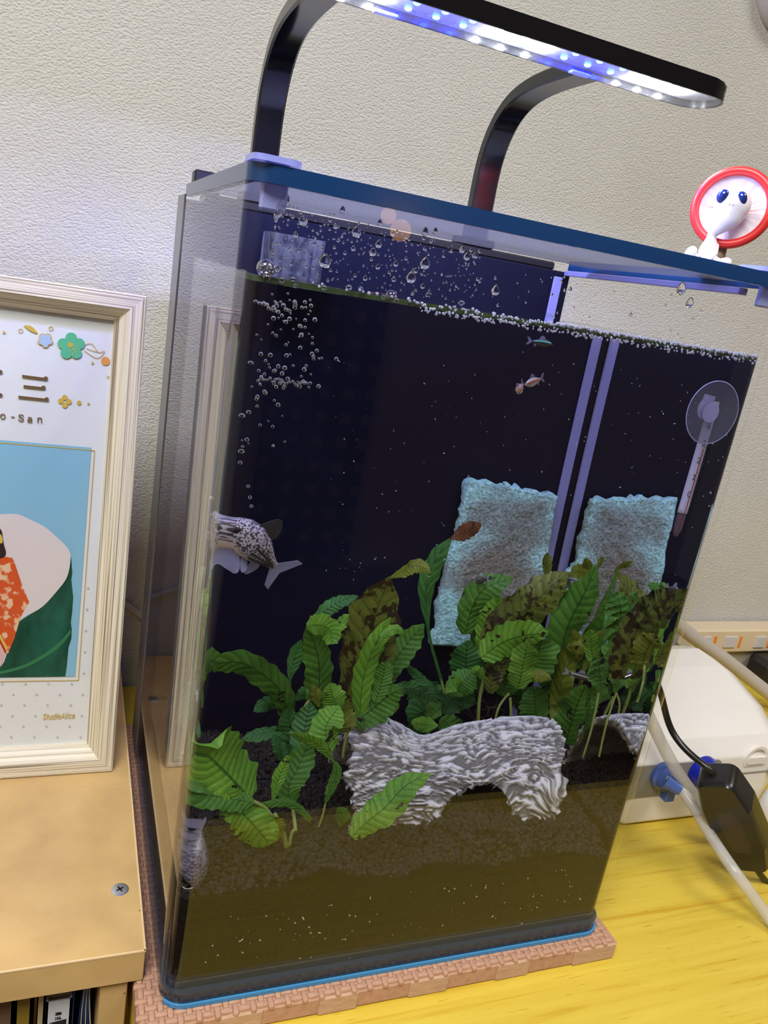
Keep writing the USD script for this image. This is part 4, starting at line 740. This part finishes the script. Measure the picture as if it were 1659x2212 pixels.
small('tiny dark fish in front of the filter pad', (1028, 1258), (1056, 1252), .15, .0030, 'fish_dark')
# ------------------------------------------------------------------ bubbles, drops, specks (stuff)
bub = trimesh.creation.icosphere(2, 1.0)
pts, rs = [], []
for px, py, sx, sy, n in ((505, 655, 26, 12, 14), (600, 660, 45, 25, 26), (640, 690, 35, 30, 22), (520, 740, 40, 50, 24), (580, 780, 55, 50, 26), (650, 760, 35, 45, 22), (505, 800, 18, 30, 24), (600, 830, 70, 40, 22), (560, 900, 80, 60, 18), (520, 960, 40, 50, 10), (490, 880, 14, 30, 10), (1585, 985, 18, 28, 42), (1545, 1060, 30, 30, 9)):
    for _ in range(n):
        a, b = px + rng.normal(0, sx * .75), py + rng.normal(0, sy * .75)
        p = wat(a, b, 1, .0075 + abs(rng.normal(0, .004)))
        if .0095 < p[0] < W - .008 and p[2] < WL - .004 and p[1] > .006: pts.append(p); rs.append(rng.uniform(.0004, .00105) * (1 if px < 1200 else .7))
for k, a in enumerate(np.linspace(558, 672, 34)):
    pts.append(wat(a, 818 + 14 * (a - 558) / 114 + rng.normal(0, 3), 1, .0072)); rs.append(rng.uniform(.0004, .0008))
for px, py in ((521, 1001), (541, 1076), (544, 1095), (459, 1079), (537, 1052)): pts.append(wat(px, py, 1, .009)); rs.append(.0008)
scatter('air_bubbles', None, bub, 'air', pts, rs, label='many small round air bubbles rising and clinging inside the front glass', cat='bubbles')
pts, rs = [], []
for _ in range(420):
    a = rng.uniform(900, 1640); b = 660 + (a - 900) * (772 - 655) / 740 + rng.normal(0, 2); p = wat(a, b + rng.choice([-5, 5, 9]), 1, .0062); pts.append(p); rs.append(rng.uniform(.0003, .0007))
for a, b, r in ((556, 577, .0036), (590, 582, .0021), (578, 600, .0016), (540, 572, .0012), (610, 605, .0014), (635, 604, .0011), (702, 622, .0012), (756, 622, .0013), (782, 624, .0010), (848, 640, .0024), (858, 650, .0012), (830, 642, .0010), (1000, 655, .0012), (640, 618, .001)):
    p = wat(a, b, 1, .0045 + r); p[0] = max(p[0], .0075 + r); pts.append(p); rs.append(r)
for _ in range(290):
    x = rng.choice([rng.uniform(.03, .262), rng.normal(.150, .010), rng.normal(.185, .014), rng.normal(.235, .016)]); x = float(np.clip(x, .02, W - .008)); r = rng.uniform(.0003, .0008); pts.append(np.array([x, rng.uniform(.0045, .0070), WL + rng.uniform(-.0006, .0006)])); rs.append(r)
big = [k for k, r in enumerate(rs) if r >= .0010]
scatter('surface_bubbles', None, trimesh.creation.icosphere(3, 1.0), 'film', [pts[k] for k in big], [rs[k] for k in big], label='large clear bubbles floating at the water line by the front left corner', cat='bubbles')
pts, rs = [p for k, p in enumerate(pts) if k not in big], [r for k, r in enumerate(rs) if k not in big]
scatter('froth_bubbles', None, bub, 'froth', pts, rs, label='froth of bubbles along the water line at the front glass', cat='bubbles')
drop = trimesh.creation.icosphere(2, 1.0); drop.vertices[:, 2] = np.where(drop.vertices[:, 2] > 0, drop.vertices[:, 2] * 1.35, drop.vertices[:, 2]); drop.vertices[:, 0] *= np.where(drop.vertices[:, 2] > 0, 1 - .45 * drop.vertices[:, 2] / 1.35, 1); drop.vertices[:, 1] *= .45
pts, rs = [], []
for _ in range(430):
    a = rng.uniform(568, 1040) if rng.random() < .85 else rng.uniform(1000, 1640); lo = 395 + (a - 600) * .235 + 40; hi = 590 + (a - 560) * .17 - 8
    p = at(a, rng.uniform(lo, hi), 1, G + .0006); p[0] = max(p[0], .012); pts.append(p); rs.append(rng.choice([.0003, .0004, .0005, .0007, .001], p=[.4, .28, .18, .1, .04]))
for a, b, r in ((617, 435, .0022), (770, 502, .0020), (655, 478, .0018), (600, 462, .0016), (918, 502, .0016), (918, 570, .0022), (702, 565, .0024), (806, 545, .0015), (818, 528, .0014), (888, 600, .0022), (940, 500, .0012), (1070, 628, .0020), (998, 540, .0014), (1008, 555, .0015), (820, 482, .0012), (1472, 625, .0026), (1490, 655, .0022), (848, 505, .0011), (740, 455, .0013), (855, 570, .0011)):
    pts.append(at(a, b, 1, G + .0008)); rs.append(r)
scatter('water_drops', None, drop, 'droplet', pts, rs, rots=1, label='water drops on the dry glass above the water line', cat='water drops')
pts = [P(rng.uniform(700, 1500), rng.uniform(760, 1300), rng.uniform(.015, .12)) for _ in range(170)]
fl = trimesh.creation.icosphere(0, 1.0); fl.apply_scale((1, .25, .25)); scatter('floating_specks', None, fl, 'speck', pts, rng.uniform(.00025, .0008, 170), label='tiny pale specks drifting in the water', cat='specks')
pts = [at(a, b, 1, -.0002) for a, b in ((1090, 1950), (1170, 1935), (1160, 1960), (1253, 1942), (1236, 1915), (1127, 1995), (755, 2070), (523, 2030), (540, 2037), (648, 2070), (672, 2068), (655, 1984), (624, 1985), (800, 1940), (815, 1975), (888, 1995), (690, 2015), (970, 1925))]
scatter('glass_spots', None, fl, 'scale_spot', pts, rng.uniform(.0004, .0013, len(pts)), label='pale dried spots on the lower front glass', cat='spots')
# ------------------------------------------------------------------ LED lamp on two arched arms
t = thing('aquarium_lamp', 'black LED bar lamp with white and blue lights on two arched arms above the tank', 'lamp')
ZL, XA0, XA1, YA, YC = .4855, -.022, .2635, .0695, .1015
body = rrect(XA0, XA1, YA, YC, .0155); 
lay = [(0.0, 0), (.006, 0), (.0085, .0012), (.0098, .0032)]
shell = cat_([extrude(body.difference(body.buffer(-.0012)), .0045, ZL), extrude(body, .0030, ZL + .0045), extrude(body.buffer(-.0012), .0014, ZL + .0075), extrude(body.buffer(-.0032), .0010, ZL + .0089)])
obj('bar_housing', shell, 'lamp_black', t, smooth=40)
brd = obj('led_board', extrude(body.buffer(-.0016), .0008, ZL + .0036), 'led_board', t)
for k in range(19):
    x = .2413 - k * .01452; 
    if x < XA0 + .01: break
    blue = (k % 6) in (3, 4, 5)
    for y in (.0815, .0925):
        d = obj('led', place(lathe([(0, -.0005), (.0014, -.0004), (.0018, .0), (.0018, .0005), (0, .0005)], 12), (x, y, ZL + .0030)), 'led_blue' if blue else 'led_white', t, smooth=False)
obj('cover', extrude(body.buffer(-.0013), .0008, ZL + .0001), 'lamp_cover', t, label='clear acrylic cover')
for x in (.066, .176): obj('cover_latch', box(x, x + .012, .094, .0985, ZL - .0012, ZL + .0001, .0004), 'clip_clear', t)
for x, s in ((.0455, 0), (.1955, 1)):
    pa = [(x, .212, .3976), (x, .212, .430), (x, .2105, .452), (x, .203, .470), (x, .188, .4835), (x, .165, .4905), (x, .135, .4925), (x, .098, .4925)]
    obj('arm', strap(pa, .0165, .0085, 60), 'lamp_black', t, smooth=35)
    obj('arm_foot', box(x - .012, x + .012, .203, .223, .3976, .403, .001), 'black_satin', t)
# ------------------------------------------------------------------ figurine on the lid
fo = np.array([.2610, .0555, H + .0004]); fw = np.array([CAM[0] - fo[0], CAM[1] - fo[1], -.02]); fw /= np.linalg.norm(fw); RF = basis((0, 0, 1), np.cross(fw, (0, 0, 1)) * -1)
# local axes: x to the viewer's right, y away from the viewer, z up
rt = -np.cross((0, 0, 1), fw); rt = rt / np.linalg.norm(rt); rt = rt if rt @ RC[0] > 0 else -rt; bkv = np.cross((0, 0, 1), rt); RF = np.column_stack([rt, bkv, (0, 0, 1)])
t = thing('toy_figurine', 'small white toy figure with blue eyes and red-rimmed mushroom cap on the lid', 'figurine')
def F_(m): return place(m, fo, RF)
cc = np.array([.0048, .004, .0330]); nf = np.array([-.10, -1, .12]); RK = basis(nf, (1, 0, 0))
tor = trimesh.creation.torus(.0190, .0024, 64, 16); obj('cap_rim', F_(place(tor, cc, RK)), 'toy_red', t, smooth=True)
n = 96; rr = np.linspace(.006, .0188, 10); ang = np.linspace(0, 2 * np.pi, n, endpoint=False); v = []
for k, r in enumerate(rr): v += [(r * math.cos(a), r * math.sin(a), -.0005 - .006 * (1 - (r / .019)) + .0006 * abs(math.sin(a * 13 + 2 * math.sin(3 * a))) ** .5 * math.sin(np.pi * k / 9)) for a in ang]
f = []
for k in range(9):
    for j in range(n): a, b = k * n + j, k * n + (j + 1) % n; f += [(a, a + n, b + n), (a, b + n, b)]
V2, F2 = solidify(np.array(v), np.array(f)[:, ::-1] if trimesh.Trimesh(v, f, process=False).face_normals[:, 2].mean() < 0 else np.array(f), .0012); obj('cap_gills', F_(place(trimesh.Trimesh(V2, F2, process=False), cc, RK)), 'toy_gill', t, smooth=True)
dome = lathe([(0, -.0125), (.006, -.0118), (.012, -.0090), (.0165, -.0050), (.0190, 0), (.017, -.0012), (0, -.0062)], 48); obj('cap_dome', F_(place(dome, cc, RK)), 'toy_red', t, smooth=True)
import manifold3d as m3
def blob(balls):
    """one smooth surface through chains of balls [(centre, radius), ...]"""
    tot = m3.Manifold()
    for ch in balls:
        for (a, ra), (b, rb) in zip(ch[:-1], ch[1:]):
            sa = m3.Manifold.sphere(ra, 24).translate([float(q) for q in a]); sb = m3.Manifold.sphere(rb, 24).translate([float(q) for q in b]); tot = tot + m3.Manifold.batch_hull([sa, sb])
    mm = tot.refine_to_length(.0009).to_mesh(); tm = trimesh.Trimesh(mm.vert_properties[:, :3], mm.tri_verts); trimesh.smoothing.filter_taubin(tm, iterations=14); return tm
hd = np.array([.0040, -.0020, .0330])
figure = blob([[(hd + [.0004, 0, .0005], .0094), (hd + [0, -.0010, -.0052], .0072), (np.array([-.0012, -.003, .0195]), .0030), (np.array([-.0016, -.0025, .0165]), .0022), (np.array([-.0012, -.002, .010]), .0046), (np.array([-.0010, -.0015, .0062]), .0052)],
               [((-.0035, -.002, .012), .0020), ((-.0050, -.0045, .0085), .0014), ((-.0030, -.0078, .0052), .0011), ((-.0024, -.0085, .0030), .0009)], [((.0015, -.002, .012), .0020), ((.0024, -.0045, .0085), .0014), ((.0004, -.0078, .0052), .0011), ((.0000, -.0085, .0028), .0009)],
               [((-.003, -.002, .005), .0030), ((-.0068, -.0050, .0046), .0022), ((-.0085, -.0070, .0050), .0018)], [((.001, -.002, .005), .0030), ((.0048, -.0055, .0040), .0022), ((.0062, -.0072, .0036), .0018)]])
obj('body', F_(figure), 'toy_white', t, smooth=True)
for sx, tz in ((-1, .35), (1, -.75)):
    c = np.array([-.0098, -.0078, .0062]) if sx < 0 else np.array([.0078, -.0080, .0036]); obj('foot', F_(ball(c, .0040, 3, (1.05 if sx > 0 else .75, .55, .72 if sx > 0 else 1.0), Ro.from_euler('y', tz * (1 if sx < 0 else .6)).as_matrix())), 'toy_white', t, smooth=True)
    e = hd + [sx * .0046 - .0008, -.0068, .0032]; obj('eye', F_(ball(e, .0034, 3, (.84, .62, 1.05), Ro.from_euler('y', -sx * .35).as_matrix())), 'toy_eye', t, smooth=True)
obj('nostrils', F_(cat_([ball(hd + [-.0012, -.0095, -.0005], .0004, 1), ball(hd + [.0006, -.0095, -.0005], .0004, 1)])), 'toy_gill', t)
obj('stump', F_(blob([[((.0005, .003, .0012), .0075), ((.0080, .005, .0000), .0060)], [((.004, .006, .005), .004), ((.0052, .007, .017), .0026)]]).slice_plane((0, 0, .0001), (0, 0, 1), cap=True)), 'toy_brown', t, smooth=30)
# ------------------------------------------------------------------ white appliance on the right
t = thing('suction_machine', 'white rounded plastic appliance with a grey front panel and blue caps, right of the tank', 'appliance')
fy = .100
sidep = [(fy, TZ + .0004), (fy - .001, .010), (fy, .044), (fy + .010, .058), (fy + .035, .074), (fy + .075, .085), (fy + .105, .087), (fy + .125, .080), (fy + .130, .05), (fy + .130, TZ + .0004)]
pl = sg.Polygon(sidep).buffer(-.006).buffer(.006, quad_segs=6); xm0, xm1 = .345, .530
def mach(inset, x): return [(x, y, z) for y, z in pl.buffer(-inset + 1e-9, quad_segs=4).exterior.coords]
hull = trimesh.convex.convex_hull(np.array(mach(.0, xm0 + .022) + mach(.0, xm1 - .030) + mach(.006, xm0 + .007) + mach(.010, xm1 - .009) + mach(.016, xm0) + mach(.022, xm1)))
obj('housing', hull, 'machine_white', t, smooth=40)
a, b = at(1392, 1718, 1, fy - .001), at(1562, 1640, 1, fy - .001)
gp = extrude(rrect(a[0] - .02, b[0], a[2] - .0015, b[2], .006), .0012); gp.apply_transform(trimesh.transformations.rotation_matrix(math.pi / 2, (1, 0, 0))); obj('front_panel', place(gp, (0, fy - .0004, 0)), 'machine_grey', t)
YN = basis((0, -1, 0), (1, 0, 0))
c = at(1524, 1672, 1, fy - .006); obj('blue_cap', place(lathe([(0, 0), (.0135, 0), (.0135, .003), (.0125, .0045), (.0122, .008), (.0100, .0105), (.0098, .013), (0, .0135)], 36), (c[0], fy - .0012, c[2]), YN), 'cap_blue', t, smooth=40)
c = at(1438, 1680, 1, fy - .006); k_ = obj('blue_valve', place(lathe([(0, 0), (.0115, 0), (.0115, .004), (.0095, .0055), (.0090, .012), (.0060, .014), (0, .014)], 32), (c[0], fy - .0012, c[2]), YN), 'valve_blue', t, smooth=40)
obj('valve_fin', box(c[0] - .004, c[0] + .005, fy - .016, fy - .008, c[2] - .0155, c[2] - .004, .001), 'valve_blue', k_)
obj('seam', box(at(1562, 1668, 1, fy)[0], xm1 - .014, fy - .0014, fy + .002, at(1620, 1667, 1, fy)[2] - .0004, at(1620, 1667, 1, fy)[2] + .0004), 'machine_grey', t)
c = at(1632, 1640, 1, fy); half = sg.Point(0, 0).buffer(.0125, quad_segs=16).intersection(sg.box(-1, -.006, 1, 1)); tabp = half.buffer(-.0026)
for nm, poly, th in (('lever_arch', half.difference(tabp), .0022), ('lever', tabp.intersection(sg.box(-1, -1, 1, .003)), .0034)):
    lv = extrude(poly, th); lv.apply_transform(trimesh.transformations.rotation_matrix(math.pi / 2, (1, 0, 0))); obj(nm, place(lv, (c[0], fy + .0012, c[2])), 'machine_white', t, smooth=40)
# ------------------------------------------------------------------ clear tubes, switch and cord
def pathpx(q): return [at(px, py, 1, y) for px, py, y in q]
tb = thing('clear_tube', 'thin clear plastic tube running from the blue valve down across the table', 'tube')
ends = [at(1438, 1685, 1, fy - .017), at(1470, 1705, 1, .075), at(1520, 1780, 1, .050), at(1580, 1872, 1, .016), at(1622, 1930, 1, .002), at(1670, 1995, 2, TZ + .006), at(1760, 2120, 2, TZ + .0045)]
obj('tube_wall', tube(ends, .0041, 60, 16), 'tube_clear', tb, smooth=True)
obj('connector', tube([ends[0], (ends[0] + ends[1]) / 2, ends[1]], [.0062, .0056, .0050], 12, 16), 'valve_blue', tb, smooth=40, label='pale blue connector')
tb = thing('clear_tube', 'clear plastic tube hanging from behind the tank towards the black switch', 'tube')
obj('tube_wall', tube(pathpx([(1380, 1500, .088), (1412, 1570, .086), (1450, 1645, .080), (1490, 1705, .074), (1535, 1765, .070), (1572, 1818, .068)]), .0046, 50, 16), 'tube_clear', tb, smooth=True)
tb = thing('grey_tube', 'thick grey plastic tube sloping behind the white appliance', 'tube')
obj('tube_wall', tube(pathpx([(1440, 1330, .262), (1500, 1378, .262), (1560, 1420, .258), (1620, 1466, .252), (1690, 1520, .24)]), .0072, 50, 16), 'tube_grey', tb, smooth=True)
t = thing('inline_switch', 'black inline rocker switch with its black cord, hanging in front of the white appliance', 'switch')
sa, sb = at(1545, 1672, 1, .044), at(1628, 1862, 1, .031); ay = (sb - sa) / np.linalg.norm(sb - sa); SL = np.linalg.norm(sb - sa)
vw = (sa + sb) / 2 - CAM; vw /= np.linalg.norm(vw); zN = -vw - ay * (-vw @ ay); zN /= np.linalg.norm(zN); sx_ = np.cross(ay, zN)
tw = Ro.from_rotvec(ay * .45).as_matrix(); zN = tw @ zN; sx_ = tw @ sx_; RS = np.column_stack([sx_, ay, zN])
def capsule(w0, l0, h, r, w1=None):
    s = sg.Polygon([(-w0 * .36, 0), (w0 * .36, 0), (w0 / 2, l0 * .3), (w0 / 2, l0 * .72), (w0 * .36, l0), (-w0 * .36, l0), (-w0 / 2, l0 * .72), (-w0 / 2, l0 * .3)]).buffer(-r).buffer(r, quad_segs=8)
    P0, P1 = list(s.exterior.coords), list(s.buffer(-.0022).exterior.coords)
    return trimesh.convex.convex_hull(np.array([(x, y, z) for x, y in P0 for z in (-h * .5, h * .32)] + [(x, y, z) for x, y in P1 for z in (-h * .62, h * .5)]))
obj('switch_body', place(capsule(.0350, SL, .020, .007), sa, RS), 'switch_black', t, smooth=35)
rk = cat_([capsule(.0160, SL * .46, .004, .003)]); obj('rocker', place(rk, sa + ay * SL * .30 + zN * .0088, RS), 'rocker', t, smooth=35)
obj('seam', place(extrude(rrect(-.0136, .0136, SL * .30, SL * .72, .004), .0006, -.0022), sa, RS), 'rocker', t)
for q in (.14, .86): obj('screw_hole', place(lathe([(0, 0), (.0016, 0), (.0016, .0004), (0, .0004)], 14), sa + ay * SL * q + zN * .0078 + sx_ * .006, basis(zN)), 'ink', t)
obj('cord', tube([at(1400, 1430, 1, .086), at(1428, 1500, 1, .084), at(1440, 1548, 1, .082), at(1458, 1590, 1, .074), at(1500, 1636, 1, .058), at(1530, 1660, 1, .048), sa + ay * .003], .0024, 50, 10), 'switch_black', t, smooth=True)
obj('cord', tube([sb - ay * .003, at(1640, 1885, 1, .029), at(1665, 1915, 1, .026), at(1720, 1985, 2, TZ + .004)], .0024, 30, 10), 'switch_black', t, smooth=True)
# ------------------------------------------------------------------ things at the far right
yl = .318
t = thing('cream_tray', 'cream ledge tray with orange and white tabs, behind the appliance at the right', 'tray')
a, b = at(1490, 1412, 1, yl), at(1490, 1362, 1, yl); x1_ = at(1900, 1400, 1, yl)[0]
obj('tray_body', box(a[0], x1_, yl, YW - .002, a[2], b[2], .002), 'cream', t)
for q0, q1, m in ((1537, 1550, 'tab_orange'), (1592, 1604, 'tab_orange'), (1654, 1668, 'tab_orange'), (1560, 1593, 'tab_white'), (1505, 1536, 'tab_white'), (1626, 1655, 'tab_white')):
    u, w_ = at(q0, 1398, 1, yl), at(q1, 1374, 1, yl); obj('tab', box(u[0], w_[0], yl - (.002 if m == 'tab_white' else .0012), yl + .003, u[2], w_[2], .0006), m, t)
obj('cabinet', box(at(1440, 1440, 1, .325)[0], x1_, .325, YW - .002, TZ + .0004, a[2] - .0004, .002), 'warm_grey', None, label='warm grey low cabinet standing under the cream tray', cat='cabinet')
u, w_ = at(1622, 1500, 1, .30), at(1622, 1426, 1, .30); obj('black_box', box(u[0], u[0] + .12, .285, .322, TZ + .0004, w_[2], .006), 'black_satin', None, label='black rounded device at the right edge below the cream tray', cat='device', smooth=35)
c = at(1668, 1655, 1, .085); obj('white_bag', ball((c[0] + .012, .075, .012), .0245, 3, (.9, .45, 1.02)), 'bag_white', None, label='white soft pouch at the right edge beside the white appliance', cat='pouch', smooth=True)
c = at(1722, -42, 1, YW); dsc = lathe([(0, 0), (.047, 0), (.0475, .006), (.044, .014), (.030, .020), (0, .022)], 60)
obj('wall_disc', place(dsc, (c[0], YW - .0002, c[2]), basis((0, -1, 0))), 'lilac', None, label='pale lilac round object on the wall at the top right corner', cat='wall fitting', smooth=30)
t = thing('pale_cable', 'pale cord curving along the wall behind the picture frame', 'cord')
obj('cord', tube([(-.10, YW - .0032, .100), (-.05, YW - .0032, .085), at(269, 1303, 1, YW - .0032), at(291, 1319, 1, YW - .0032), (.03, YW - .0032, .036), (.07, YW - .0032, .0)], .0024, 40, 10), 'cord_white', t, smooth=True)
t = thing('curtain', 'dark plaid curtain hanging behind the photographer', 'curtain')
xs = np.linspace(.55, .95, 70); ys = Y0 + .05 + .018 * np.sin(xs * 60); v = np.array([[(x, y, z) for z in (ZF + .02, 1.45)] for x, y in zip(xs, ys)]).reshape(-1, 3)
obj('cloth', solidify(v, gridfaces(70, 2), .002), 'plaid', t, smooth=True)
obj('curtain_rail', tube([(.45, Y0 + .05, 1.46), (1.3, Y0 + .05, 1.46)], .01, 6, 10), 'black_satin', t)
t = thing('pendant_lamp', 'square white pendant lamp hanging over the shelf', 'lamp')
obj('lamp_frame', extrude(rrect(-.67, -.09, -.89, -.31, .02).difference(rrect(-.655, -.105, -.875, -.325, .02)), .03, 1.195), 'machine_white', t)
obj('lamp_cover', extrude(rrect(-.67, -.09, -.89, -.31, .02), .006, 1.2252), 'machine_white', t)
obj('cord', tube([(-.38, -.60, 1.231), (-.38, -.60, 1.699)], .003, 4, 8), 'black_satin', t)
t = thing('ceiling_lamp', 'square white ceiling lamp on the right side of the ceiling', 'lamp')
obj('lamp_frame', extrude(rrect(.56, 1.34, -1.14, -.36, .02).difference(rrect(.59, 1.31, -1.11, -.39, .02)), .045, 1.6545), 'machine_white', t)
